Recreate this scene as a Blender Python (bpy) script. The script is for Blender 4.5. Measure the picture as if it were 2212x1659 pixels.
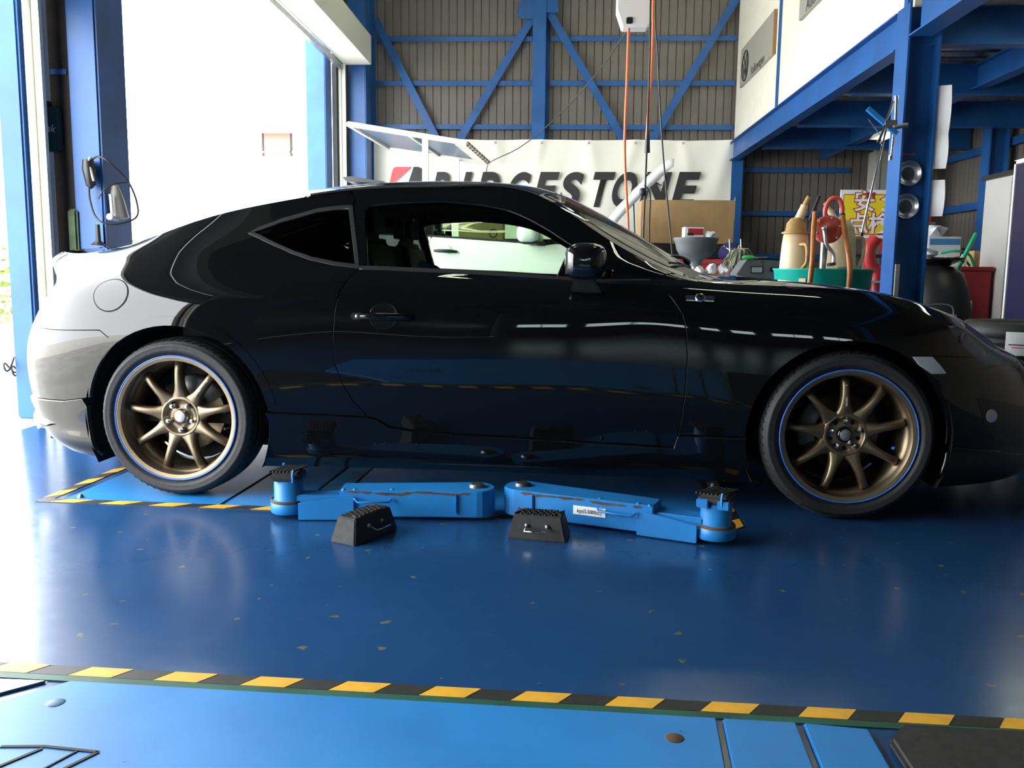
import bpy, bmesh, math, random
import numpy as np
from mathutils import Vector, Matrix
from mathutils.geometry import tessellate_polygon
random.seed(7)
PI = math.pi
for o in list(bpy.data.objects): bpy.data.objects.remove(o)
scn = bpy.context.scene
COL = scn.collection

# ------------------------------------------------------------------ camera
FPX, PITCH, ROLL, YAW, CAMH = 1859.5, .1281, .0113, .0537, .901
cy_, sy_ = math.cos(YAW), math.sin(YAW)
r_ = np.array([cy_, sy_, 0]); f_ = np.array([-sy_, cy_, 0]); u_ = np.array([0, 0, 1.])
FW = math.cos(PITCH)*f_ - math.sin(PITCH)*u_
u2_ = math.sin(PITCH)*f_ + math.cos(PITCH)*u_
CR = math.cos(ROLL)*r_ + math.sin(ROLL)*u2_
CU = -math.sin(ROLL)*r_ + math.cos(ROLL)*u2_
CAM = np.array([0, 0, CAMH])
cd = bpy.data.cameras.new('camera'); cam = bpy.data.objects.new('camera', cd); COL.objects.link(cam)
cd.sensor_width = 36; cd.lens = FPX/2212*36; cd.clip_start = .05; cd.clip_end = 400
cam.matrix_world = Matrix(((CR[0], CU[0], -FW[0], 0), (CR[1], CU[1], -FW[1], 0), (CR[2], CU[2], -FW[2], CAMH), (0, 0, 0, 1)))
scn.camera = cam

# ------------------------------------------------------------------ world, sun, exposure
wd = bpy.data.worlds.new('world'); scn.world = wd; wd.use_nodes = True
bgn = wd.node_tree.nodes['Background']
bgn.inputs[0].default_value = (.94, .97, 1, 1); bgn.inputs[1].default_value = 11.0
sl = bpy.data.lights.new('sun', 'SUN'); sl.energy = 16.0; sl.angle = .01; sl.color = (1, .95, .86)
sun = bpy.data.objects.new('sun', sl); COL.objects.link(sun); sun.location = (10, -5, 20)
sun.rotation_euler = (math.radians(24), math.radians(32), 0)
vs = scn.view_settings
vs.view_transform = 'Standard'; vs.look = 'None'; vs.gamma = 1; vs.use_curve_mapping = False
vs.exposure = 0.32

# ------------------------------------------------------------------ rays from the camera, used to set real sizes
def ray(x, y): return FW + (x-1106)/FPX*CR - (y-829.5)/FPX*CU
def atY(x, y, Y): d = ray(x, y); return CAM + d*(Y/d[1])
def atX(x, y, X): d = ray(x, y); return CAM + d*(X/d[0])
def atZ(x, y, Z=0.): d = ray(x, y); return CAM + d*((Z-CAMH)/d[2])

# ------------------------------------------------------------------ materials
MATS = {}
def mat(name, col, rough=.5, metal=0., noise=None, bump=0., coat=0., emit=None, estr=0., spec=.5, nscale=8., col2=None, spots=None):
    """noise: 0..1 amount of colour variation; col2: second colour mixed in blotches"""
    m = bpy.data.materials.new(name); m.use_nodes = True
    nt = m.node_tree; b = nt.nodes['Principled BSDF']
    b.inputs['Base Color'].default_value = (*col, 1); b.inputs['Roughness'].default_value = rough
    b.inputs['Metallic'].default_value = metal; b.inputs['Coat Weight'].default_value = coat
    b.inputs['Coat Roughness'].default_value = .02; b.inputs['Specular IOR Level'].default_value = spec
    if emit: b.inputs['Emission Color'].default_value = (*emit, 1); b.inputs['Emission Strength'].default_value = estr
    if noise or bump:
        tc = nt.nodes.new('ShaderNodeTexCoord'); nz = nt.nodes.new('ShaderNodeTexNoise')
        nz.inputs['Scale'].default_value = nscale; nz.inputs['Detail'].default_value = 6
        nt.links.new(tc.outputs['Object'], nz.inputs['Vector'])
        if noise:
            mx = nt.nodes.new('ShaderNodeMix'); mx.data_type = 'RGBA'
            c2 = col2 or tuple(c*(1-noise) for c in col)
            rp = nt.nodes.new('ShaderNodeMapRange'); rp.inputs[1].default_value = .42; rp.inputs[2].default_value = .62
            nt.links.new(nz.outputs['Fac'], rp.inputs[0])
            mx.inputs[6].default_value = (*col, 1); mx.inputs[7].default_value = (*c2, 1)
            if col2: 
                mu = nt.nodes.new('ShaderNodeMath'); mu.operation = 'MULTIPLY'; mu.inputs[1].default_value = noise
                nt.links.new(rp.outputs[0], mu.inputs[0]); nt.links.new(mu.outputs[0], mx.inputs[0])
            else: nt.links.new(rp.outputs[0], mx.inputs[0])
            src = mx.outputs[2]
            if spots:                                       # chipped paint: (threshold, colour, scale)
                n3 = nt.nodes.new('ShaderNodeTexNoise'); n3.inputs['Scale'].default_value = spots[2]; n3.inputs['Detail'].default_value = 5; n3.inputs['Roughness'].default_value = .65
                nt.links.new(tc.outputs['Object'], n3.inputs['Vector'])
                r3 = nt.nodes.new('ShaderNodeMapRange'); r3.inputs[1].default_value = spots[0]; r3.inputs[2].default_value = spots[0]+.012; nt.links.new(n3.outputs['Fac'], r3.inputs[0])
                m3 = nt.nodes.new('ShaderNodeMix'); m3.data_type = 'RGBA'; nt.links.new(r3.outputs[0], m3.inputs[0]); nt.links.new(src, m3.inputs[6]); m3.inputs[7].default_value = (*spots[1], 1); src = m3.outputs[2]
            nt.links.new(src, b.inputs['Base Color'])
        if bump:
            bp = nt.nodes.new('ShaderNodeBump'); bp.inputs['Strength'].default_value = bump; bp.inputs['Distance'].default_value = .01
            nt.links.new(nz.outputs['Fac'], bp.inputs['Height']); nt.links.new(bp.outputs[0], b.inputs['Normal'])
    MATS[name] = m
    return m
def glass(name, tint, refl=1.0, ior=1.5):
    m = bpy.data.materials.new(name); m.use_nodes = True; nt = m.node_tree
    nt.nodes.remove(nt.nodes['Principled BSDF']); out = nt.nodes['Material Output']
    tr = nt.nodes.new('ShaderNodeBsdfTransparent'); tr.inputs[0].default_value = (*tint, 1)
    gl = nt.nodes.new('ShaderNodeBsdfGlossy'); gl.inputs['Roughness'].default_value = .01
    fr = nt.nodes.new('ShaderNodeFresnel'); fr.inputs[0].default_value = ior
    mx = nt.nodes.new('ShaderNodeMixShader')
    nt.links.new(fr.outputs[0], mx.inputs[0]); nt.links.new(tr.outputs[0], mx.inputs[1]); nt.links.new(gl.outputs[0], mx.inputs[2])
    nt.links.new(mx.outputs[0], out.inputs[0]); MATS[name] = m
    return m
def M(n): return MATS[n]
mat('paint', (.0035, .0037, .0042), .3, coat=1.0, spec=.0)
mat('black_trim', (.012, .012, .013), .42)
mat('black_gloss', (.006, .006, .007), .08, coat=.6)
mat('tyre', (.018, .018, .019), .62, bump=.15, nscale=60, noise=.25)
mat('liner', (.008, .008, .008), .9)
mat('bronze', (.255, .195, .125), .42, metal=.9, noise=.12, nscale=20)
mat('bronze_dark', (.13, .10, .065), .4, metal=.85)
mat('rim_blue', (.03, .16, .62), .35)
mat('chrome', (.8, .8, .82), .12, metal=1)
mat('steel', (.45, .45, .46), .35, metal=1, noise=.3, nscale=12)
mat('disc', (.38, .37, .36), .3, metal=1)
mat('silver_cap', (.85, .85, .86), .3, metal=.3)
mat('dark_cap', (.18, .18, .18), .4, metal=.3)
mat('seat', (.012, .012, .014), .8, bump=.2, nscale=90)
mat('seat_blue', (.02, .09, .22), .8)
mat('orange_cloth', (.45, .16, .02), .8)
mat('lamp_clear', (.5, .52, .55), .06, spec=.8)
mat('lamp_red', (.35, .02, .015), .08, coat=1)
mat('lamp_orange', (.7, .3, .03), .1, coat=1)
glass('glass_clear', (.72, .80, .76))
glass('glass_side', (.80, .90, .78))
glass('glass_tint', (.05, .055, .06))
glass('glass_lamp', (.75, .78, .82))

# ------------------------------------------------------------------ mesh helpers
def link(o, parent=None):
    COL.objects.link(o)
    if parent is not None: o.parent = parent
    return o
class MB:
    def __init__(s): s.v = []; s.f = []; s.sm = []
    def add(s, vs, fs, smooth=False):
        n = len(s.v); s.v += [tuple(map(float, p)) for p in vs]
        for f in fs: s.f.append([i+n for i in f]); s.sm.append(smooth)
        return s
    def box(s, c, d, rot=None, taper=None):
        x, y, z = d[0]/2, d[1]/2, d[2]/2
        t = taper or (1, 1)
        P = [(-x, -y, -z), (x, -y, -z), (x, y, -z), (-x, y, -z), (-x*t[0], -y*t[1], z), (x*t[0], -y*t[1], z), (x*t[0], y*t[1], z), (-x*t[0], y*t[1], z)]
        if rot is not None: P = [rot @ Vector(p) for p in P]
        P = [(p[0]+c[0], p[1]+c[1], p[2]+c[2]) for p in P]
        return s.add(P, [(0, 3, 2, 1), (4, 5, 6, 7), (0, 1, 5, 4), (1, 2, 6, 5), (2, 3, 7, 6), (3, 0, 4, 7)])
    def bar(s, a, b, w, h=None, up=(0, 0, 1)):
        a = Vector(a); b = Vector(b); d = (b-a).normalized(); h = h or w
        u = Vector(up); 
        if abs(d.dot(u)) > .95: u = Vector((1, 0, 0))
        r = d.cross(u).normalized(); u = r.cross(d)
        P = []
        for q in (a, b):
            for i, j in ((-1, -1), (1, -1), (1, 1), (-1, 1)): P.append(q+r*(w/2*i)+u*(h/2*j))
        return s.add(P, [(0, 1, 2, 3), (7, 6, 5, 4), (0, 4, 5, 1), (1, 5, 6, 2), (2, 6, 7, 3), (3, 7, 4, 0)])
    def tube(s, pts, r, n=8, caps=True, closed=False):
        pts = [Vector(p) for p in pts]; N = len(pts); base = []
        rs = r if isinstance(r, (list, tuple)) else [r]*N
        prev = None; V = []
        for i, p in enumerate(pts):
            if closed: d = (pts[(i+1) % N]-pts[i-1])
            else: d = pts[min(i+1, N-1)]-pts[max(i-1, 0)]
            d.normalize()
            if prev is None:
                u = Vector((0, 0, 1)) if abs(d.z) < .9 else Vector((1, 0, 0))
                u = (u-d*u.dot(d)).normalized()
            else: u = (prev-d*prev.dot(d)).normalized()
            prev = u; w = d.cross(u)
            for k in range(n):
                a = 2*PI*k/n; V.append(p+u*(rs[i]*math.cos(a))+w*(rs[i]*math.sin(a)))
        F = []
        for i in range(N if closed else N-1):
            j = (i+1) % N
            for k in range(n): F.append((i*n+k, i*n+(k+1) % n, j*n+(k+1) % n, j*n+k))
        s.add(V, F, True)
        if caps and not closed:
            s.add(V[:n], [tuple(range(n))[::-1]]); s.add(V[-n:], [tuple(range(n))])
        return s
    def lathe(s, prof, n=32, mtx=None, a0=0, a1=2*PI, smooth=True):
        """prof: (r, h) list; axis z"""
        full = abs(a1-a0-2*PI) < 1e-6; m = n if full else n+1; V = []
        for r, h in prof:
            for k in range(m):
                a = a0+(a1-a0)*k/n; V.append(Vector((r*math.cos(a), r*math.sin(a), h)))
        if mtx is not None: V = [mtx @ v for v in V]
        F = []
        for i in range(len(prof)-1):
            for k in range(n):
                k2 = (k+1) % m; F.append((i*m+k, i*m+k2, (i+1)*m+k2, (i+1)*m+k))
        return s.add(V, F, smooth)
    def prism(s, poly, h, mtx=None):
        """2D polygon (ccw) extruded 0..h along z, then transformed"""
        n = len(poly); V = [Vector((p[0], p[1], 0)) for p in poly]+[Vector((p[0], p[1], h)) for p in poly]
        if mtx is not None: V = [mtx @ v for v in V]
        tr = tessellate_polygon([[Vector((p[0], p[1], 0)) for p in poly]])
        F = [tuple(t)[::-1] for t in tr]+[tuple(i+n for i in t) for t in tr]
        F += [(i, (i+1) % n, n+(i+1) % n, n+i) for i in range(n)]
        return s.add(V, F)
    def build(s, name, m, parent=None, bevel=0., loc=None, fix=False, seg=2):
        me = bpy.data.meshes.new(name); me.from_pydata(s.v, [], s.f); me.validate()
        if len(me.polygons) == len(s.sm): me.polygons.foreach_set('use_smooth', s.sm)
        bm = bmesh.new(); bm.from_mesh(me)
        if bevel:
            bmesh.ops.remove_doubles(bm, verts=bm.verts, dist=1e-5)
            bmesh.ops.recalc_face_normals(bm, faces=bm.faces)
            ed = [e for e in bm.edges if len(e.link_faces) == 2 and e.calc_face_angle(0) > .5]
            bmesh.ops.bevel(bm, geom=ed, offset=bevel, segments=seg, affect='EDGES', clamp_overlap=True)
        else: bmesh.ops.recalc_face_normals(bm, faces=bm.faces)
        bm.to_mesh(me); bm.free()
        me.materials.append(M(m) if isinstance(m, str) else m)
        o = bpy.data.objects.new(name, me)
        if loc is not None: o.location = loc
        return link(o, parent)
def tag(o, label=None, cat=None, group=None, kind=None):
    if label: o['label'] = label
    if cat: o['category'] = cat
    if group: o['group'] = group
    if kind: o['kind'] = kind
    return o
def thing(name, label, cat, loc=(0, 0, 0), rz=0, group=None):
    o = bpy.data.objects.new(name, None); COL.objects.link(o); o.location = loc; o.rotation_euler = (0, 0, rz); o.empty_display_size = .1
    return tag(o, label, cat, group)
def copyo(o, parent=None, **kw):
    c = o.copy(); COL.objects.link(c); c.parent = parent
    for k, v in kw.items(): setattr(c, k, v)
    return c
def copy_tree(o, parent=None):
    c = o.copy(); COL.objects.link(c); c.parent = parent
    for ch in list(o.children): copy_tree(ch, c)
    return c
def bez(pts, n=8):
    """Catmull-Rom through points"""
    P = [Vector(p) for p in pts]; P = [P[0]*2-P[1]]+P+[P[-1]*2-P[-2]]; out = []
    for i in range(1, len(P)-2):
        for k in range(n):
            t = k/n; a, b, c, d = P[i-1:i+3]
            out.append(.5*((2*b)+(c-a)*t+(2*a-5*b+4*c-d)*t*t+(3*b-a-3*c+d)*t**3))
    out.append(P[-2]); return out
def text_mesh(txt, size, ext=.001, shear=0., off=0., space=1., ax='CENTER'):
    cu = bpy.data.curves.new('txt', 'FONT'); cu.body = txt; cu.size = size; cu.extrude = ext; cu.shear = shear; cu.offset = off
    cu.align_x = ax; cu.align_y = 'CENTER'; cu.space_character = space; cu.resolution_u = 8
    o = bpy.data.objects.new('txt', cu); COL.objects.link(o)
    dg = bpy.context.evaluated_depsgraph_get(); me = bpy.data.meshes.new_from_object(o.evaluated_get(dg))
    bpy.data.objects.remove(o); return me
def text(name, txt, size, m, parent, mtx, sx=1., **kw):
    me = text_mesh(txt, size, **kw); me.transform(mtx @ Matrix.Diagonal((sx, 1, 1, 1)))
    me.materials.clear(); me.materials.append(M(m))
    o = bpy.data.objects.new(name, me); return link(o, parent)
def frame(o, x, y):
    """matrix with columns x, y, x cross y at o"""
    x = Vector(x).normalized(); y = Vector(y).normalized(); z = x.cross(y).normalized(); y = z.cross(x)
    return Matrix(((x[0], y[0], z[0], o[0]), (x[1], y[1], z[1], o[1]), (x[2], y[2], z[2], o[2]), (0, 0, 0, 1)))

# ------------------------------------------------------------------ smooth panels cut from one surface
def spline_basis(kn):
    kn = np.asarray(kn, float); n = len(kn); h = np.diff(kn); A = np.zeros((n, n)); B = np.zeros((n, n)); A[0, 0] = A[-1, -1] = 1
    for i in range(1, n-1):
        A[i, i-1] = h[i-1]; A[i, i] = 2*(h[i-1]+h[i]); A[i, i+1] = h[i]
        B[i, i-1] = 6/h[i-1]; B[i, i] = -6/h[i-1]-6/h[i]; B[i, i+1] = 6/h[i]
    D = np.linalg.solve(A, B)
    def ev(q):
        q = np.atleast_1d(np.asarray(q, float)); k = np.clip(np.searchsorted(kn, q)-1, 0, n-2); hh = h[k]
        a = (kn[k+1]-q)/hh; b = 1-a; m = len(q); R = np.zeros((m, n)); r = np.arange(m)
        R[r, k] += a; R[r, k+1] += b
        R += ((a**3-a)*hh**2/6)[:, None]*D[k]+((b**3-b)*hh**2/6)[:, None]*D[k+1]
        return R
    return ev
class Surf:
    """tensor spline through ctrl[station][row] = (x,y,z); first/last station on the centre line"""
    def __init__(s, ctrl, sk, tk):
        C = np.array(ctrl, float); mir = C*np.array([1, -1, 1])
        C = np.concatenate([mir[2:0:-1], C, mir[-2:-4:-1]]); sk = np.array(sk, float)
        sk = np.concatenate([2*sk[0]-sk[2:0:-1], sk, 2*sk[-1]-sk[-2:-4:-1]])
        s.C = C; s.bs = spline_basis(sk); s.bt = spline_basis(tk); s.smin, s.smax = sk[2], sk[-3]; s.tmax = tk[-1]
        g, h = np.meshgrid(np.linspace(s.smin, s.smax, 240), np.linspace(0, s.tmax, 80), indexing='ij')
        s.gst = np.stack([g.ravel(), h.ravel()], 1); s.gp = s.ev(s.gst)
    def ev(s, st):
        st = np.atleast_2d(np.asarray(st, float)); return np.einsum('ni,ijk,nj->nk', s.bs(st[:, 0]), s.C, s.bt(st[:, 1]))
    def nrm(s, st):
        st = np.atleast_2d(np.asarray(st, float)); e = 2e-3
        a = s.ev(st+[e, 0])-s.ev(st-[e, 0]); b = s.ev(st+[0, e])-s.ev(st-[0, e]); n = np.cross(a, b)
        return n/np.maximum(np.linalg.norm(n, axis=1), 1e-9)[:, None]
    def inv(s, fn, tgt):
        """find (s,t) whose fn(point) equals tgt (2D)"""
        q = fn(s.gp); d = ((q-tgt)**2).sum(1); st = s.gst[np.argmin(d)].copy()
        for _ in range(14):
            e = 1e-4; P = s.ev([st, st+[e, 0], st+[0, e]]); F = fn(P); J = np.stack([(F[1]-F[0])/e, (F[2]-F[0])/e], 1)
            try: dl = np.linalg.solve(J, np.asarray(tgt)-F[0])
            except np.linalg.LinAlgError: break
            L = np.linalg.norm(dl); dl *= min(1, .08/max(L, 1e-9)); st = st+dl
            st[0] = np.clip(st[0], s.smin, s.smax); st[1] = np.clip(st[1], 0, s.tmax)
        return st
class TopSurf:
    """height field z(x,y)"""
    def __init__(s, fz): s.fz = fz
    def ev(s, st): st = np.atleast_2d(np.asarray(st, float)); return np.stack([st[:, 0], st[:, 1], s.fz(st[:, 0], st[:, 1])], 1)
    def nrm(s, st):
        st = np.atleast_2d(np.asarray(st, float)); e = 3e-3
        dx = (s.fz(st[:, 0]+e, st[:, 1])-s.fz(st[:, 0]-e, st[:, 1]))/2/e; dy = (s.fz(st[:, 0], st[:, 1]+e)-s.fz(st[:, 0], st[:, 1]-e))/2/e
        n = np.stack([-dx, -dy, np.ones_like(dx)], 1); return n/np.linalg.norm(n, axis=1)[:, None]
def inset(poly, d):
    P = [np.array(p, float) for p in poly]; n = len(P)
    A = sum(P[i][0]*P[(i+1) % n][1]-P[(i+1) % n][0]*P[i][1] for i in range(n)); sg = 1 if A > 0 else -1; out = []
    for i in range(n):
        a = P[i]-P[i-1]; b = P[(i+1) % n]-P[i]; a = a/max(np.linalg.norm(a), 1e-9); b = b/max(np.linalg.norm(b), 1e-9)
        na = np.array([-a[1], a[0]])*sg; nb = np.array([-b[1], b[0]])*sg; m = na+nb; L = m@m
        m = m*(2/L) if L > .5 else m/max(np.sqrt(L), 1e-6)
        out.append(P[i]+m*d)
    return out
def dedupe(P, e=1e-4):
    out = []
    for p in P:
        if not out or np.linalg.norm(np.array(p)-out[-1]) > e: out.append(np.array(p, float))
    if np.linalg.norm(out[0]-out[-1]) < e: out.pop()
    return out
def panel_data(surf, poly, grid=(.05, .04), gap=.0025, off=0., flange=.025, mirror=False, roll=.004):
    poly = dedupe(poly)
    if gap: poly = inset(poly, gap)
    tr = tessellate_polygon([[Vector((p[0], p[1], 0)) for p in poly]])
    bm = bmesh.new(); V = [bm.verts.new((p[0], p[1], 0)) for p in poly]
    for t in tr:
        try: bm.faces.new([V[i] for i in t])
        except ValueError: pass
    lo = np.min(poly, 0); hi = np.max(poly, 0)
    for ax in (0, 1):
        k0 = math.ceil(lo[ax]/grid[ax]); k1 = math.floor(hi[ax]/grid[ax])
        for k in range(k0, k1+1):
            co = [0, 0, 0]; no = [0, 0, 0]; co[ax] = k*grid[ax]; no[ax] = 1
            bmesh.ops.bisect_plane(bm, geom=bm.verts[:]+bm.edges[:]+bm.faces[:], dist=1e-6, plane_co=co, plane_no=no)
    bmesh.ops.remove_doubles(bm, verts=bm.verts, dist=2e-5)
    bmesh.ops.triangulate(bm, faces=[f for f in bm.faces if len(f.verts) > 4])
    bm.verts.index_update(); st = np.array([v.co[:2] for v in bm.verts])
    # orientation: faces must wind like +s,+t
    F = []
    for f in bm.faces:
        ids = [v.index for v in f.verts]; A = sum(st[ids[i]][0]*st[ids[(i+1) % len(ids)]][1]-st[ids[(i+1) % len(ids)]][0]*st[ids[i]][1] for i in range(len(ids)))
        F.append(ids if A > 0 else ids[::-1])
    bd = []
    for e in bm.edges:
        if len(e.link_faces) == 1:
            f = e.link_faces[0]; a, b = e.verts[0].index, e.verts[1].index
            ids = F[f.index] if f.index >= 0 else None
            bd.append((a, b, f))
    bm.faces.index_update()
    bd2 = []
    for a, b, f in bd:
        ids = F[f.index]; i = ids.index(a)
        bd2.append((a, b) if ids[(i+1) % len(ids)] == b else (b, a))
    bm.free()
    P = surf.ev(st); N = surf.nrm(st); P = P+N*off; n = len(P); VN = list(N)
    Pv = list(P); 
    if flange:
        ob = {}
        for a, b in bd2:
            d = P[b]-P[a]; o = np.cross(d, N[a]); L = np.linalg.norm(o)
            if L < 1e-9: continue
            o = o/L
            for q in (a, b): ob[q] = ob.get(q, 0)+o
        i1 = {}; i2 = {}
        for q, o in ob.items():
            L = np.linalg.norm(o); o = o/L if L > 1e-9 else o
            i1[q] = len(Pv); Pv.append(P[q]-N[q]*roll*.8+o*roll*.35); VN.append(o*.8+N[q]*.6)
            i2[q] = len(Pv); Pv.append(P[q]-N[q]*flange+o*roll*.35); VN.append(o)
        for a, b in bd2:
            if a in i1 and b in i1:
                F.append([b, a, i1[a], i1[b]]); F.append([i1[b], i1[a], i2[a], i2[b]])
    Pv = np.array(Pv); VN = np.array(VN); VN = VN/np.maximum(np.linalg.norm(VN, axis=1), 1e-9)[:, None]
    return Pv, F, VN
def mirror_data(D): P, F, N = D; m = np.array([1, -1, 1]); return P*m, [f[::-1] for f in F], N*m
def join_data(*Ds):
    Ps = []; Fs = []; Ns = []; n = 0
    for P, F, N in Ds:
        Ps.append(P); Ns.append(N); Fs += [[i+n for i in f] for f in F]; n += len(P)
    return np.concatenate(Ps), Fs, np.concatenate(Ns)
def data_obj(name, D, m, parent):
    P, F, N = D; me = bpy.data.meshes.new(name); me.from_pydata([tuple(p) for p in P], [], F)
    me.polygons.foreach_set('use_smooth', [True]*len(me.polygons))
    me.normals_split_custom_set_from_vertices([tuple(n) for n in N])
    me.materials.append(M(m)); return link(bpy.data.objects.new(name, me), parent)
# ================================================================== BLACK COUPE
TH = .0383; ORG = np.array([-1.4675, 4.1333, 0.])
AX = np.array([math.cos(TH), -math.sin(TH), 0]); LF = np.array([math.sin(TH), math.cos(TH), 0])
def car_px(P):
    Wd = ORG+P[:, :1]*AX+P[:, 1:2]*LF+P[:, 2:3]*np.array([0, 0, 1.]); d = Wd-CAM; z = d@FW
    return np.stack([1106+FPX*(d@CR)/z, 829.5-FPX*(d@CU)/z], 1)
def side_xz(P): return P[:, [0, 2]]
def build_coupe():
    car = thing('coupe_car', 'glossy black two-door coupe with bronze multi-spoke wheels standing over the floor lift', 'car', ORG, -TH)
    ZL = [.13, .165, .25, .33, .50, .67, .79]
    def st(x, ys, up, z5=.67, z6=.79, zl=0.):
        z = list(ZL); z[5] = z5; z[6] = z6; z = [z[0]+zl, z[1]+zl]+z[2:]
        return [(x, -y, q) for y, q in zip(ys, z)]+[(x, -y, q) for y, q in up]
    def pt(l): return [(x, -y, z) for x, y, z in l]
    def shift(l, dx, y): return [(x+dx, -y, z) for x, _, z in l]
    rear = [(-.74, .35, .17), (-.78, .35, .20), (-.82, .35, .26), (-.84, .35, .33), (-.85, .35, .50), (-.82, .35, .66), (-.765, .35, .785), (-.742, .35, .85), (-.745, .35, .875), (-.762, .35, .91), (-.763, .35, .945), (-.725, .35, .972)]
    frnt = [(3.41, .37, .13), (3.46, .37, .165), (3.46, .37, .25), (3.45, .37, .33), (3.42, .37, .5), (3.36, .36, .585), (3.295, .345, .62), (3.28, .33, .637), (3.27, .32, .647), (3.26, .305, .657), (3.25, .29, .665), (3.24, .27, .672)]
    S_ = [
        shift(rear, -.022, 0), pt(rear),
        pt([(-.62, .60, .16), (-.66, .63, .19), (-.70, .65, .26), (-.72, .66, .33), (-.735, .675, .50), (-.71, .665, .66), (-.66, .63, .785), (-.635, .60, .85), (-.645, .59, .875), (-.66, .58, .91), (-.66, .565, .94), (-.635, .535, .965)]),
        st(-.50, [.74, .785, .795, .80, .815, .81, .775], [(.73, .85), (.71, .872), (.685, .905), (.65, .935), (.605, .96)], .66, .785, .02),
        st(-.30, [.80, .84, .85, .855, .866, .868, .84], [(.79, .868), (.762, .895), (.72, .935), (.675, .968), (.625, .995)]),
        st(0., [.82, .865, .872, .876, .884, .8875, .866], [(.81, .88), (.775, .92), (.715, .985), (.655, 1.045), (.60, 1.10)]),
        st(.35, [.80, .82, .838, .852, .868, .875, .855], [(.795, .878), (.762, .912), (.70, 1.0), (.635, 1.095), (.572, 1.182)]),
        st(.65, [.775, .798, .816, .830, .849, .858, .842], [(.785, .883), (.755, .913), (.68, 1.055), (.607, 1.165), (.550, 1.228)]),
        st(1.05, [.765, .789, .808, .823, .842, .850, .832], [(.782, .875), (.75, .902), (.675, 1.06), (.60, 1.175), (.54, 1.242)]),
        st(1.40, [.765, .789, .808, .823, .842, .851, .834], [(.785, .868), (.752, .892), (.685, 1.03), (.618, 1.14), (.556, 1.207)]),
        st(1.65, [.767, .791, .810, .825, .844, .853, .837], [(.787, .862), (.757, .882), (.715, .95), (.668, 1.005), (.622, 1.052)]),
        st(1.85, [.772, .796, .815, .830, .848, .857, .842], [(.79, .857), (.763, .874), (.735, .90), (.708, .922), (.670, .940)], .67, .788),
        st(1.97, [.78, .804, .822, .837, .855, .863, .845], [(.79, .853), (.765, .868), (.745, .880), (.728, .888), (.705, .893)], .67, .785),
        st(2.20, [.80, .823, .841, .855, .869, .874, .852], [(.798, .843), (.772, .858), (.75, .867), (.72, .875), (.69, .880)], .67, .782),
        st(2.57, [.82, .868, .872, .876, .884, .8875, .862], [(.808, .824), (.778, .841), (.75, .850), (.715, .857), (.675, .861)], .665, .772),
        st(2.80, [.82, .862, .867, .871, .876, .872, .838], [(.782, .785), (.75, .801), (.72, .811), (.68, .818), (.635, .823)], .645, .742),
        st(3.00, [.76, .80, .81, .815, .812, .79, .742], [(.69, .726), (.66, .741), (.63, .751), (.59, .760), (.545, .766)], .622, .695),
        pt([(3.19, .65, .13), (3.23, .68, .165), (3.24, .69, .25), (3.24, .69, .33), (3.21, .68, .5), (3.17, .655, .60), (3.13, .61, .655), (3.12, .565, .68), (3.12, .535, .695), (3.12, .505, .707), (3.12, .47, .717), (3.12, .43, .725)]),
        pt(frnt), shift(frnt, .055, 0)]
    C = np.array(S_); g = np.linalg.norm(np.diff(C[:, 2:8], axis=0), axis=2).mean(1); sk = np.concatenate([[0], np.cumsum(g)])
    tk = [0, .045, .13, .21, .38, .55, .67, .77, .81, .95, 1.07, 1.15]
    S = Surf(S_, sk, tk)
    px = lambda *l: [S.inv(car_px, np.array(p, float)) for p in l]
    xz = lambda *l: [S.inv(side_xz, np.array(p, float)) for p in l]
    RC, RR, FC, FR = (0., .309), .373, (2.566, .307), .362
    def arc(c, r, a0, a1, n=18): return xz(*[(c[0]+r*math.cos(math.radians(a0+(a1-a0)*k/n)), c[1]+r*math.sin(math.radians(a0+(a1-a0)*k/n))) for k in range(n+1)])
    TM = tk[-1]
    top = lambda s0, s1, n=14: [np.array([s0+(s1-s0)*k/n, TM]) for k in range(n+1)]
    sx = lambda x: xz((x, .6))[0][0]
    # traced outlines shared by neighbours
    d_rear = px((775, 583), (755, 600), (736, 626), (723, 668), (718, 735), (723, 788), (740, 832), (765, 872), (795, 902))
    d_bot = px((795, 902), (815, 907), (842, 923), (900, 932), (1000, 939), (1100, 945), (1200, 951), (1300, 958), (1455, 968))
    d_frnt = px((1455, 968), (1463, 943), (1472, 905), (1480, 850), (1485, 775), (1482, 715), (1474, 682), (1450, 645), (1425, 622), (1406, 608))
    belt = px((1406, 608), (1310, 611), (1217, 605), (1100, 598), (1000, 592), (880, 587), (775, 583))
    q_glass = px((535, 506), (560, 492), (610, 473), (687, 452), (725, 447), (762, 445), (777, 582), (720, 575), (669, 564), (630, 550), (597, 535), (560, 517))
    g_top = px((787, 452), (800, 444), (830, 440), (890, 436), (953, 434), (1025, 440), (1098, 454), (1152, 478), (1195, 503), (1242, 534), (1285, 560), (1325, 585))
    sail_b = px((1400, 606))
    g_bot = px((1316, 611), (1217, 605), (1100, 598), (1000, 592), (880, 587), (792, 583))
    G = (.045, .035)
    def both(name, D, m):
        a = data_obj(name, D, m, car); b = data_obj(name, mirror_data(D), m, car); return a, b
    P = {}
    sA = S.inv(side_xz, np.array([1.40, 1.205]))[0]; s60 = sx(.62)
    # door
    P['door'] = both('door', panel_data(S, d_rear+d_bot[1:]+d_frnt[1:]+belt[1:-1], G), 'paint')
    # rear quarter panel
    bump_r = px((246, 741), (215, 715), (180, 684), (150, 656))
    arcR = arc(RC, RR, 8, 142)
    qg = [q_glass[i] for i in (5, 4, 3, 2, 1, 0, 11, 10, 9, 8, 7, 6)]
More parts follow.
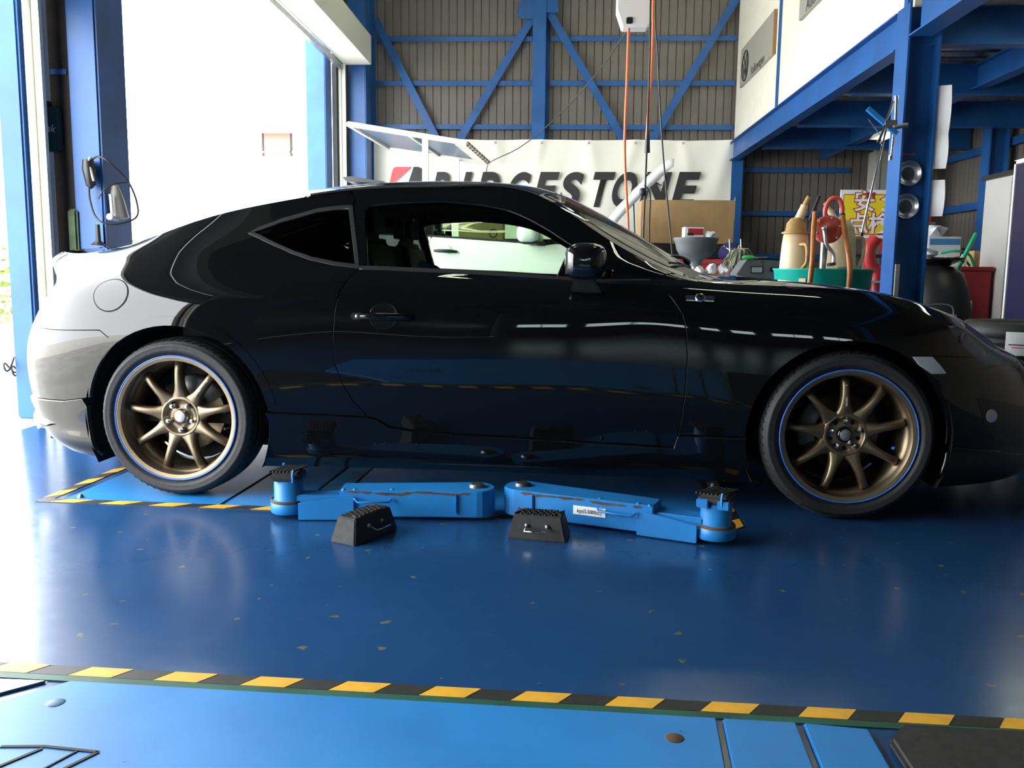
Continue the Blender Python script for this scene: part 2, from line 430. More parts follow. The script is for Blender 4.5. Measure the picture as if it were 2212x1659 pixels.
    quarter = d_rear+px((577, 893))+arcR+bump_r+[np.array([sk[2]+.06, .70]), np.array([sk[2]+.03, .80]), np.array([sk[2]+.06, 1.0]), np.array([sk[2]+.10, TM])]+top(sk[2]+.12, s60)+px((768, 428))+qg
    P['quarter'] = both('quarter_panel', panel_data(S, quarter, G), 'paint')
    # front fender
    fend_b = px((1966, 770), (2000, 771), (2040, 772), (2090, 773))
    hl_back = px((2104, 774), (2088, 757), (2071, 740), (2058, 722), (2047, 706))
    arcF = arc(FC, FR, 178, 50)
    hl_top = px((2047, 706), (2079, 705), (2115, 715), (2137, 731), (2165, 751), (2173, 765))
    fender = list(d_frnt)+top(sk[12]-.03, sk[17]+.05, 18)+hl_top[::-1]+hl_back[::-1][1:]+fend_b[::-1]+arcF[::-1]+px((1607, 946), (1480, 942))
    P['fender'] = both('front_fender', panel_data(S, fender, G), 'paint')
    # headlight
    hl = px((2047, 706), (2058, 722), (2071, 740), (2088, 757), (2104, 774), (2120, 786), (2137, 795), (2152, 792))+hl_top[::-1][:-1]
    h1, h2 = both('headlight', panel_data(S, hl, (.04, .03), off=-.012, flange=.0), 'lamp_clear')
    lens = panel_data(S, hl, (.04, .03), off=.001, flange=.02)
    for hh, D in ((h1, lens), (h2, mirror_data(lens))):
        data_obj('lens', D, 'glass_lamp', hh)
    for sg, hh in ((-1, h1), (1, h2)):
        for (hx_, hy_), rr in (((2092, 745), .050), ((2138, 768), .036)):
            cs, ct = px((hx_, hy_))[0]; c = S.ev([[cs, ct]])[0]; nn = S.nrm([[cs, ct]])[0]; c = c-nn*.026
            nn = np.array([.75, -.55, .1])
            mb = MB(); mb.lathe([(rr, .0), (rr*1.02, .012), (rr*.9, .004), (rr*.55, -.012), (0, -.018)], 20, frame((0, 0, 0), (nn[1], -nn[0], 0), np.cross(nn, (nn[1], -nn[0], 0))))
            o = mb.build('reflector', 'chrome', hh); o.location = (c[0], c[1]*(-sg), c[2])
            if sg > 0: o.scale = (1, -1, 1)
    # side marker
    both('side_marker', panel_data(S, px((1972, 773), (2043, 808), (2013, 809), (1985, 790))[0:1]+px((1985, 790), (2013, 809), (2043, 808), (2028, 789), (2013, 773)), (.03, .03), off=.004, flange=.004, gap=0), 'lamp_clear')
    # front bumper : both halves in one part
    arcF2 = arc(FC, FR, 50, -18)
    lipF = px((2062, 966), (2148, 967)); sE = sk[-1]
    fb = px((1966, 770))+[*fend_b[1:]]+px((2104, 774), (2120, 786), (2137, 795), (2152, 792), (2173, 765))+[np.array([sk[17]+.055, TM]), np.array([sk[18]-.05, TM]), np.array([sE, TM]), np.array([sE, .16]), np.array([sk[18], .16])]+lipF[::-1]+[a for a in arcF2[::-1] if a[1] > lipF[0][1]]
    D = panel_data(S, fb, G); data_obj('front_bumper', join_data(D, mirror_data(D)), 'paint', car)
    sl = arcF2[-1]
    fl = [np.array([sl[0], .004]), np.array([sk[17], .004]), np.array([sE, .004]), np.array([sE, .16]), np.array([sk[18], .16])]+lipF[::-1]+[a for a in arcF2 if a[1] < lipF[0][1]]
    D = panel_data(S, fl, G, off=.012); data_obj('front_lip', join_data(D, mirror_data(D)), 'paint', car)
    # front bumper openings
    fog = px((2112, 862), (2128, 925), (2152, 955), (2186, 985), (2196, 978), (2170, 905), (2150, 868))
    a, b = both('fog_housing', panel_data(S, fog, (.03, .03), off=.003, flange=.004, gap=0), 'black_trim')
    fgc = px((2140, 900))[0]; disc = [fgc+.022*np.array([math.cos(q), math.sin(q)]) for q in np.linspace(0, 2*PI, 21)[:-1]]
    D = panel_data(S, disc, (.02, .02), off=.006, flange=.004, gap=0); data_obj('fog_lamp', D, 'lamp_clear', a); data_obj('fog_lamp', mirror_data(D), 'lamp_clear', b)
    gr = [np.array(q) for q in ((sk[18]-.10, .48), (sk[18]-.02, .22), (sE, .20), (sE, .50))]
    D = panel_data(S, gr, G, off=.004, flange=.004, gap=0); data_obj('grille', join_data(D, mirror_data(D)), 'black_trim', car)
    # side skirt
    aFb = arc(FC, FR, 178, 214, 8); aRb = arc(RC, RR, -28, 6, 8)
    skirt = px((577, 893))+d_bot[0:]+px((1463, 943), (1480, 942), (1607, 946))+aFb+[np.array([aFb[-1][0], .004]), np.array([aRb[0][0], .004])]+aRb
    both('side_skirt', panel_data(S, skirt[::-1], G, off=.016), 'paint')
    # rear bumper and lip
    arcR2 = arc(RC, RR, 142, 205, 12); lipR = px((181, 862))+[np.array([sk[3], .243]), np.array([sk[2], .236])]
    rb = bump_r+[np.array([sk[2]+.05, .66]), np.array([sk[1]+.1, .65]), np.array([0, .65]), np.array([0, .24]), np.array([sk[1], .24])]+lipR[::-1]+[a for a in arcR2[::-1] if a[1] > lipR[0][1]]
    D = panel_data(S, rb, G); data_obj('rear_bumper', join_data(D, mirror_data(D)), 'paint', car)
    rl = [np.array([arcR2[-1][0], .02]), np.array([sk[3]-.05, .006]), np.array([sk[2], .02]), np.array([0, .02]), np.array([0, .24]), np.array([sk[1], .24])]+lipR[::-1]+[a for a in arcR2 if a[1] < lipR[0][1]]
    D = panel_data(S, rl, G, off=.012); data_obj('rear_lip', join_data(D, mirror_data(D)), 'paint', car)
    fin = [np.array(q) for q in ((sk[2]-.05, .13), (sk[2]+.02, .10), (sk[2]+.16, .135), (sk[2]+.02, .15))]
    both('corner_fin', panel_data(S, fin, (.03, .03), off=.035, flange=.034, gap=0), 'paint')
    # rolled lip round the rear arch
    both('arch_lip', panel_data(S, arc(RC, RR+.001, 10, 138, 20)+arc(RC, RR+.036, 138, 10, 20), (.03, .03), off=.0035, flange=.004, gap=0, roll=.002), 'paint')
    # tail lamps and the panel between them
    tl = [np.array(q) for q in ((sk[1]+.03, .67), (sk[2]+.03, .68), (sk[2]+.02, .79), (sk[1]+.05, .80))]
    both('tail_lamp', panel_data(S, tl, (.04, .03)), 'lamp_red')
    tp = [np.array(q) for q in ((0, .655), (sk[1]+.02, .655), (sk[1]+.03, .80), (sk[2]+.025, .80), (sk[2]+.05, 1.0), (sk[2]+.085, TM), (sk[1], TM), (0, TM))]
    D = panel_data(S, tp, G); tl_ = data_obj('trunk_rear_panel', join_data(D, mirror_data(D)), 'paint', car)
    for sg, (cx, cz) in ((-1, (-.78, .30)), (1, (-.78, .30))):
        m_ = MB(); m_.lathe([(.045, 0), (.05, .01), (.05, .12), (.042, .12), (.042, .02)], 24, frame((-.83, .48*sg, .235), (0, 1, 0), (0, 0, 1))); m_.build('exhaust_tip', 'chrome', car)
    # side glass
    qa, qb = both('quarter_window', panel_data(S, inset(q_glass, .014), G, off=-.004, flange=0, gap=0), 'glass_tint')
    def band(outer, inner): return outer+inner[::-1]
    sd = panel_data(S, inset(q_glass, .001)+[inset(q_glass, .001)[0]]+[inset(q_glass, .016)[0]]+inset(q_glass, .016)[:0:-1], G, off=.003, flange=.006, gap=0, roll=.002)
    for o, D in ((qa, sd), (qb, mirror_data(sd))): data_obj('window_seal', D, 'black_trim', o)
    door_glass = g_top+g_bot
    ga, gb = both('door_window', panel_data(S, inset(door_glass, -.004), G, off=-.012, flange=0, gap=0), 'glass_side')
    # frame: roof-rail side of the opening, B-pillar and mirror sail
    frm_out = px((768, 428))+top(s60+.01, sA, 16)+[np.array([sA+(sk[12]-.04-sA)*k/8, TM]) for k in range(1, 9)]
    frm = px((778, 582))+px((764, 447))+frm_out+px((1406, 607))+[g_bot[0]]+g_top[::-1]+px((792, 583))
    both('window_frame', panel_data(S, frm, G, off=-.001, gap=.001), 'paint')
    both('belt_moulding', panel_data(S, [b+[0, .002] for b in belt]+[b+[0, .016] for b in belt[::-1]], (.05, .02), off=.002, flange=.012, gap=0), 'black_trim')
    # door handle
    hc = S.ev(px((828, 685)))[0]
    ha = data_obj('door_handle', panel_data(S, [px((828, 685))[0]+.052*np.array([math.cos(a), math.sin(a)*.95]) for a in np.linspace(0, 2*PI, 25)[:-1]], (.02, .02), off=.0015, flange=.002, gap=0, roll=.001), 'black_gloss', car)
    mb = MB(); 
    pts = [(hc[0]-.11+.022*k, hc[1]-.012-.014*math.sin(PI*k/10), hc[2]) for k in range(11)]
    mb.tube(pts, [.012, .0145, .0155, .016, .0165, .0165, .0165, .016, .0155, .0145, .010], 10); mb.build('grip', 'paint', ha)
    MB().tube([tuple(S.ev([px((828, 685))[0]+.053*np.array([math.cos(a), math.sin(a)*.95])])[0]-np.array([0, .001, 0])) for a in np.linspace(0, 2*PI, 37)[:-1]], .0016, 6, closed=True).build('recess_rim', 'paint', ha)
    mb = MB(); mb.box((hc[0]-.098, hc[1]-.026, hc[2]), (.042, .012, .026)); mb.build('lock_cover', 'chrome', ha, bevel=.005)
    mb = MB(); mb.lathe([(0, .002), (.007, .001), (.0085, -.003)], 14, frame((hc[0]-.094, hc[1]-.0325, hc[2]), (1, 0, 0), (0, 0, 1))); mb.build('keyhole', 'steel', ha)
    hb = copy_tree(ha, car); hb.scale = (1, -1, 1)
    # fuel flap (only on this side): ring groove and disc
    fc = px((239, 637))[0]; circ = lambda r: [fc+r*np.array([math.cos(a), math.sin(a)*.92]) for a in np.linspace(0, 2*PI, 41)[:-1]]
    ff = data_obj('fuel_flap', panel_data(S, circ(.0735), (.03, .03), off=.0022, flange=.002, gap=0, roll=.001), 'paint', car)
    data_obj('flap_gap', panel_data(S, circ(.079), (.03, .03), off=.0006, flange=0, gap=0), 'liner', ff)
    # fender badge
    bc = S.ev(px((1512, 648)))[0]; bn = S.nrm(px((1512, 648)))[0]
    bm_ = MB(); bm_.box((0, 0, 0), (.105, .026, .008)); F_ = frame(bc+bn*.004, (1, 0, -.02), np.cross(bn, (1, 0, -.02)))
    bd = bm_.build('badge', 'chrome', car, bevel=.003); bd.matrix_local = F_
    bm_ = MB(); bm_.lathe([(0, .011), (.010, .010), (.016, .011), (.019, .007), (.019, 0)], 24); bo = bm_.build('badge_disc', 'chrome', bd)
    bm_ = MB(); bm_.prism([(-.011, -.004), (-.002, -.002), (.002, -.008), (.011, .003), (.003, .002), (-.002, .008)], .002, Matrix.Translation((0, 0, .0105))); bm_.build('badge_mark', 'black_gloss', bd)
    b2 = copy_tree(bd, car); b2.matrix_local = Matrix.Diagonal((1, -1, 1, 1)) @ F_
    # ---- top surfaces as a height field between the upper side edges
    ss = np.linspace(0, sk[-1], 600); E = S.ev(np.stack([ss, np.full(600, TM)], 1)); o_ = np.argsort(E[:, 0]); EX, EY, EZ = E[o_, 0], -E[o_, 1], E[o_, 2]
    zx = np.array([-.78, -.70, -.5, -.36, -.25, -.12, 0, .2, .4, .6, .8, .95, 1.1, 1.25, 1.40, 1.52, 1.65, 1.85, 2.0, 2.09, 2.16, 2.4, 2.7, 3.0, 3.15, 3.25, 3.31])
    zz = np.array([.985, .995, 1.006, 1.02, 1.062, 1.118, 1.162, 1.228, 1.27, 1.293, 1.304, 1.307, 1.304, 1.294, 1.272, 1.232, 1.168, 1.055, .963, .916, .906, .886, .853, .784, .737, .697, .655])
    zb = spline_basis(zx)
    def fz(x, y):
        x = np.asarray(x, float); ye = np.interp(x, EX, EY); ze = np.interp(x, EX, EZ); zc = zb(np.clip(x, zx[0], zx[-1]))@zz
        v = np.clip(np.abs(y)/np.maximum(ye, 1e-3), 0, 1.15); return ze+(np.maximum(zc, ze)-ze)*(1-v**2.4)
    T = TopSurf(fz)
    eY = lambda x, d=0.: float(np.interp(x, EX, EY))-d
    side = lambda x0, x1, d, n=14: [(x0+(x1-x0)*k/n, -eY(x0+(x1-x0)*k/n, d)) for k in range(n+1)]
    mir = lambda l: [(x, -y) for x, y in l[::-1]]
    curve = lambda xe, xc, y, n=10: [(xc+(xe-xc)*(abs(-1+2*k/n))**2, -y+2*y*k/n) for k in range(n+1)]
    def tpanel(name, poly, m, par=car, **kw): return data_obj(name, panel_data(T, [np.array(p) for p in poly], (.06, .06), **kw), m, par)
    hdr = curve(1.395, 1.47, eY(1.395, .006)); hdr2 = curve(1.415, 1.49, eY(1.415, .05))
    rrw = curve(.44, .39, eY(.44, .006))
    tpanel('roof', side(.44, 1.395, .006)+hdr[1:]+mir(side(.44, 1.395, .006))[1:]+[(x, y) for x, y in rrw[::-1]][1:-1], 'paint')
    cw = curve(1.92, 2.07, eY(1.92, .05)); ws_s = side(1.415, 1.92, .05)
    ws = tpanel('windshield', ws_s+cw[1:]+mir(ws_s)[1:]+hdr2[::-1][1:-1], 'glass_clear', off=.002, flange=.004)
    # black border of the screen
    wi = side(1.45, 1.90, .085)
    for sgn in (1, -1):
        pl = [(x, y*sgn) for x, y in side(1.42, 1.92, .051)+wi[::-1]]
        tpanel('screen_border', pl, 'black_trim', ws, off=-.004, flange=0, gap=0)
    for sgn in (1, -1):
        pl = [(x, y*sgn) for x, y in side(1.405, 1.99, .001, 18)+side(1.415, 1.97, .052, 18)[::-1]]
        tpanel('a_pillar', pl, 'paint', gap=.001)
    cw2 = curve(2.00, 2.13, eY(2.0, .006)); cw1 = curve(1.925, 2.075, eY(1.925, .05))
    tpanel('cowl', [(2.0, -eY(2.0, .004)), *cw2[1:-1], (2.0, eY(2., .004))]+cw1[::-1], 'black_trim', off=-.006)
    hd0 = curve(2.005, 2.135, eY(2.005, .006)); hs = side(2.005, 3.22, .006, 22)
    tpanel('hood', hs+[(3.285, -.16), (3.292, 0), (3.285, .16)]+mir(hs)+hd0[::-1][1:-1], 'paint')
    rg = side(-.27, .44, .045); rg0 = curve(-.27, -.34, eY(-.27, .045)); rg1 = curve(.44, .385, eY(.44, .045))
    tpanel('rear_window', rg+rg1[1:]+mir(rg)[1:]+rg0[::-1][1:-1], 'glass_tint', off=.001, flange=.004)
    for sgn in (1, -1):
        pl = [(x, y*sgn) for x, y in side(-.33, .435, .001, 18)+side(-.27, .435, .046, 18)[::-1]]
        tpanel('c_pillar_cap', pl, 'paint', gap=.001)
    tr = side(-.66, -.34, .006, 8); tr0 = curve(-.66, -.745, eY(-.66, .006))
    tpanel('trunk_lid', tr+[(-.34-.0+(-.03)*(1-abs(v)), -v*eY(-.3, .05)) for v in (1, .5, 0, -.5, -1)]+mir(tr)+tr0[::-1][1:-1], 'paint')
    for sgn in (1, -1):
        pts = [(x, y*sgn, float(fz(x, y))+.004) for x, y in side(.46, 1.40, .004, 30)]
        MB().tube(pts, .006, 6).build('roof_moulding', 'black_trim', car)
    # ---- underbody, liners, interior
    mb = MB(); mb.box((1.28, 0, .19), (3.9, 1.3, .03)); mb.box((1.28, 0, .17), (1.7, 1.6, .04)); mb.build('underbody', 'liner', car)
    for cx, r in ((0, .385), (2.566, .378)):
        for sg in (-1, 1):
            mb = MB(); mb.lathe([(.02, 0), (r, 0), (r, .29)] if sg < 0 else [(r, 0), (r, .29), (.02, .29)], 28, frame((cx, -.56 if sg < 0 else .85, .309), (1, 0, 0), (0, 0, 1)), a0=-.5, a1=PI+.5)
            mb.build('wheel_liner', 'liner', car)
    mb = MB(); mb.box((.75, 0, .30), (2.6, 1.5, .04)); mb.box((-.35, 0, .52), (.6, 1.2, .04)); mb.box((-.06, 0, .60), (.04, 1.25, .5)); mb.build('cabin_floor', 'liner', car)
    for sg in (-1, 1):
        mb = MB(); mb.box((1.25, .735*sg, .60), (1.3, .05, .50)); mb.box((1.3, .69*sg, .66), (.6, .07, .05)); mb.box((.3, .66*sg, .62), (.7, .06, .55)); mb.build('door_card', 'seat', car, bevel=.015)
    mb = MB(); mb.prism([(1.62, .60), (1.56, .78), (1.62, .86), (1.80, .885), (1.98, .86), (2.0, .5), (1.7, .5)], 1.40, Matrix(((1, 0, 0, 0), (0, 0, -1, .70), (0, 1, 0, 0), (0, 0, 0, 1)))); mb.build('dashboard', 'seat', car, bevel=.02)
    mb = MB(); sw = frame((1.46, -.36, .80), (0, 1, 0), (.35, 0, .94)); mb.tube([sw @ Vector((.18*math.cos(a), .18*math.sin(a), 0)) for a in np.linspace(0, 2*PI, 33)[:-1]], .016, 8, closed=True)
    for a in (0, PI, -PI/2): mb.bar(sw @ Vector((0, 0, .0)), sw @ Vector((.17*math.cos(a), .17*math.sin(a), 0)), .03, .015)
    mb.lathe([(0, .02), (.05, .015), (.06, -.01)], 16, sw); mb.build('steering_wheel', 'black_trim', car)
    def seat(y, x0=.92):
        def Lp(w): return w
        mb = MB()
        prof = [(x0+.52, .44), (x0+.50, .50), (x0+.30, .53), (x0+.02, .49), (x0-.10, .62), (x0-.20, .95), (x0-.215, 1.04), (x0-.285, 1.05), (x0-.31, .95), (x0-.24, .60), (x0-.17, .40), (x0+.1, .36), (x0+.45, .37)]
        mb.prism(prof, .46, Matrix(((1, 0, 0, 0), (0, 0, -1, y+.23), (0, 1, 0, 0), (0, 0, 0, 1))))
        se = mb.build('seat', 'seat', car, bevel=.035, seg=3)
        for sg in (-1, 1):
            mb = MB(); mb.prism([(x0+.42, .50), (x0+.05, .50), (x0-.12, .62), (x0-.20, .86), (x0-.12, .84), (x0-.02, .62), (x0+.12, .565), (x0+.40, .56)], .07, Matrix(((1, 0, 0, 0), (0, 0, -1, y+.235*sg+.035), (0, 1, 0, 0), (0, 0, 0, 1)))); mb.build('bolster', 'seat', se, bevel=.02)
        mb = MB(); mb.box((x0-.262, y, 1.11), (.09, .26, .15)); mb.build('headrest', 'seat', se, bevel=.03)
        mb = MB(); mb.box((x0-.262, y-.05, 1.04), (.012, .012, .12)); mb.build('headrest_post', 'steel', se); mb = MB(); mb.box((x0-.262, y+.05, 1.04), (.012, .012, .12)); mb.build('headrest_post', 'steel', se)
        return se
    sd1 = seat(-.37); seat(.37)
    mb = MB(); mb.prism([(.62, .86), (.74, .80), (.80, .83), (.73, .90), (.66, .95)], .05, Matrix(((1, 0, 0, 0), (0, 0, -1, -.58), (0, 1, 0, 0), (0, 0, 0, 1)))); mb.build('seat_belt_guide', 'seat_blue', car, bevel=.01)
    mb = MB(); mb.prism([(.78, .86), (.90, .85), (.97, .87), (.88, .93), (.80, .96)], .04, Matrix(((1, 0, 0, 0), (0, 0, -1, .02), (0, 1, 0, 0), (0, 0, 0, 1)))); mb.build('blue_cushion', 'seat_blue', car, bevel=.012)
    mb = MB(); mb.prism([(.98, .86), (1.12, .86), (1.10, .885), (1.02, .905), (.99, .90)], .10, Matrix(((1, 0, 0, 0), (0, 0, -1, .12), (0, 1, 0, 0), (0, 0, 0, 1)))); mb.build('orange_cloth', 'orange_cloth', car, bevel=.01)
    mb = MB(); mb.box((.10, 0, .56), (.42, 1.1, .16)); mb.box((-.02, 0, .80), (.12, 1.1, .34), Matrix.Rotation(-.35, 3, 'Y')); mb.build('rear_bench', 'seat', car, bevel=.04)
    mb = MB(); mb.tube([(1.56, -.02, 1.22), (1.55, -.02, 1.19)], .01); mb.box((1.545, 0, 1.165), (.03, .24, .06)); mb.build('inside_mirror', 'black_trim', car, bevel=.01)
    # headliner keeps the cabin dark
    hl_p = side(.30, 1.36, .05); D = panel_data(T, [np.array(p) for p in hl_p+mir(hl_p)], (.08, .08), off=-.045, flange=0); data_obj('headliner', D, 'seat', car)
    # ---- mirrors, wiper
    mb = MB(); n = 20; V = []; 
    rings = [(-.105, .25), (-.10, .62), (-.085, .86), (-.05, 1.0), (.0, 1.03), (.05, .97), (.085, .86), (.10, .72), (.103, .66)]
    for yy, k in rings:
        for i in range(n):
            a = 2*PI*i/n; ca, sa = math.cos(a), math.sin(a); e = .62
            V.append((math.copysign(abs(ca)**e, ca)*.072*k+.006*yy/.1, yy, math.copysign(abs(sa)**e, sa)*.066*k))
    F = [(i*n+k, i*n+(k+1) % n, (i+1)*n+(k+1) % n, (i+1)*n+k) for i in range(len(rings)-1) for k in range(n)]+[tuple(range(n))[::-1], tuple(range((len(rings)-1)*n, len(rings)*n))]
    mb.add(V, F, True); mr = mb.build('door_mirror', 'black_gloss', car); mr.location = (1.597, -.925, .942)
    mb = MB(); mb.box((-.068, 0, 0), (.006, .15, .095)); mb.build('mirror_glass', 'chrome', mr, bevel=.02)
    mb = MB(); mb.prism([(-.04, .0), (-.055, -.05), (.05, -.055), (.065, -.05), (.03, .0)], .10, Matrix(((1, 0, 0, .0), (0, -.6, .9, .005), (0, 1, -.10, -.055), (0, 0, 0, 1)))); mb.build('mirror_arm', 'black_trim', mr, bevel=.008)
    m2 = copy_tree(mr, car); m2.location = (1.597, .925, .942); m2.scale = (1, -1, 1)
    for y0, y1 in ((-.52, .02), (.02, .5)):
        mb = MB(); mb.tube([(2.06-.16*(y/.6)**2, y, float(fz(2.05-.16*(y/.6)**2, y))+.018) for y in np.linspace(y0, y1, 10)], .006, 6); mb.tube([(2.09-.16*(y1/.6)**2, y1, .90), (2.03-.16*(y1/.6)**2, y1-.1, float(fz(2.03, y1))+.03)], .009, 6); mb.build('wiper', 'black_trim', car)
    # ---- wheels
    def wheel(cap, rot):
        w = bpy.data.objects.new('wheel', None)
        # axis +z = outward face at z=0
        mb = MB()
        mb.lathe([(.228, -.004), (.240, -.001), (.2455, .0), (.2495, -.003), (.2495, -.014), (.236, -.02), (.2315, -.05), (.224, -.058), (.218, -.062), (.212, -.09), (.205, -.12), (.20, -.16), (.205, -.2), (.235, -.215)], 72)
        w = mb.build('wheel', 'bronze', None)
        mb = MB(); mb.tube([(.2468*math.cos(a), .2468*math.sin(a), -.001) for a in np.linspace(0, 2*PI, 73)[:-1]], .0033, 6, closed=True); mb.build('rim_stripe', 'rim_blue', w)
        mb = MB(); mb.lathe([(.243, -.21), (.262, -.222), (.288, -.216), (.307, -.195), (.3145, -.17), (.316, -.15)]
                            + [(.316, -.148), (.310, -.147), (.310, -.140), (.316, -.139), (.3165, -.115), (.310, -.114), (.310, -.106), (.3165, -.105), (.316, -.08), (.310, -.079), (.310, -.072), (.3155, -.071), (.3145, -.045)]
                            + [(.309, -.022), (.300, -.004), (.297, -.004), (.296, -.001), (.288, .005), (.286, .004), (.272, .006), (.262, .003), (.261, .001), (.2505, -.006), (.246, -.012)], 80); ty = mb.build('tyre', 'tyre', w)
        mb = MB()
        for k in range(64):
            a = 2*PI*k/64; c, s_ = math.cos(a), math.sin(a); a2 = a+.05; c2, s2 = math.cos(a2), math.sin(a2)
            mb.bar((.3135*c, .3135*s_, -.034), (.3055*c2, .3055*s2, -.012), .004, .003, up=(c, s_, 0))
        mb.build('tread_block', 'liner', w)
        # hub
        mb = MB(); mb.lathe([(0, -.062), (.026, -.062), (.030, -.055), (.036, -.060), (.044, -.062), (.064, -.062), (.067, -.045), (.072, -.040), (.080, -.043), (.090, -.052), (.088, -.08), (0, -.08)], 45); mb.build('hub', 'bronze', w)
        mb = MB(); mb.lathe([(0, -.036), (.0195, -.037), (.022, -.04)], 28); mb.build('center_cap', cap, w)
        mb = MB(); mb.lathe([(.022, -.038), (.029, -.040), (.031, -.062)], 28); mb.build('cap_bezel', 'bronze' if cap == 'silver_cap' else 'black_gloss', w)
        for k in range(10):
            if k % 2: mb = MB(); a = 2*PI*k/10+rot+PI/2; mb.lathe([(0, -.0605), (.008, -.0605)], 10, Matrix.Translation((.052*math.cos(a), .052*math.sin(a), 0))); mb.build('hub_pocket', 'liner', w)
        nut = None
        for k in range(5):
            a = 2*PI*k/5+rot+PI/2+ (PI/5 if cap == 'silver_cap' else 0)
            if nut is None:
                mb = MB(); mb.lathe([(0, .014), (.008, .013), (.011, .008), (.0125, .0), (.013, -.015)], 6, smooth=False); nut = mb.build('lug_nut', 'chrome', w); q = nut
            else: q = copyo(nut, w)
            q.location = (.052*math.cos(a), .052*math.sin(a), -.046)
        # spokes
        spk = None
        for k in range(9):
            a = 2*PI*k/9+rot
            if spk is None:
                mb = MB(); V = []; R_ = [.070, .080, .092, .106, .125, .15, .175, .20, .214, .222]
                Wd = [.078, .068, .054, .042, .034, .0295, .028, .029, .033, .040]
                Zf = [-.046, -.044, -.0415, -.039, -.036, -.034, -.0345, -.039, -.047, -.060]
                for r, wdt, z in zip(R_, Wd, Zf):
                    for u, dz in ((-1, -.034), (-1, -.008), (-.72, 0), (0, .0025), (.72, 0), (1, -.008), (1, -.034)): V.append((u*wdt/2, r, z+dz))
                m7 = 7; F = [(i*m7+j, i*m7+j+1, (i+1)*m7+j+1, (i+1)*m7+j) for i in range(len(R_)-1) for j in range(6)]+[(i*m7+6, i*m7, (i+1)*m7, (i+1)*m7+6) for i in range(len(R_)-1)]
                F += [tuple(range(7)), tuple(range((len(R_)-1)*7, len(R_)*7))[::-1]]
                mb.add(V, F, True); spk = mb.build('spoke', 'bronze', w); q = spk
            else: q = copyo(spk, w)
            q.rotation_euler = (0, 0, a)
        mb = MB()
        for k in range(12): mb.box((0, .112+.0068*k, -.0315-(.0003*k)), (.006, .0036, .0012))
        lt = mb.build('spoke_lettering', 'white_print', w); lt.rotation_euler = (0, 0, rot+(-2*PI/9 if cap == 'silver_cap' else 0))
        mb = MB(); mb.lathe([(0, -.115), (.075, -.115), (.078, -.13), (.145, -.13), (.145, -.15), (0, -.15)], 40); mb.build('brake_disc', 'disc', w)
        mb = MB(); mb.lathe([(.10, -.105), (.155, -.105), (.16, -.16), (.10, -.16)], 10, a0=.5 if cap == 'silver_cap' else 2.4, a1=1.6 if cap == 'silver_cap' else 3.5); mb.build('caliper', 'dark_cap', w)
        mb = MB(); mb.tube([(.19, -.045, -.075), (.178, -.046, -.055)], .004, 6); mb.tube([(.182, -.0457, -.062), (.176, -.0462, -.052)], .0055, 8); mb.build('valve', 'rim_blue' if cap != 'silver_cap' else 'black_trim', w)
        mb = MB(); mb.lathe([(0, -.20), (.198, -.20)], 24); mb.build('wheel_back', 'liner', w)
        return w
    wr = wheel('silver_cap', 0.02); wf = wheel('dark_cap', 0.05)
    Rm = Matrix(((1, 0, 0, 0), (0, 0, -1, 0), (0, 1, 0, 0), (0, 0, 0, 1)))
    for w, x, y in ((wr, 0, -.87), (wf, 2.57, -.87)):
        w.parent = car; w.matrix_local = Matrix.Translation((x, y, .316)) @ Rm
        c = copy_tree(w, car); c.matrix_local = Matrix.Translation((x, -y, .316)) @ Matrix.Rotation(PI, 4, 'Z') @ Rm
    return car
mat('white_print', (.8, .82, .8), .5)
coupe = build_coupe(); coupe.location.z = .003
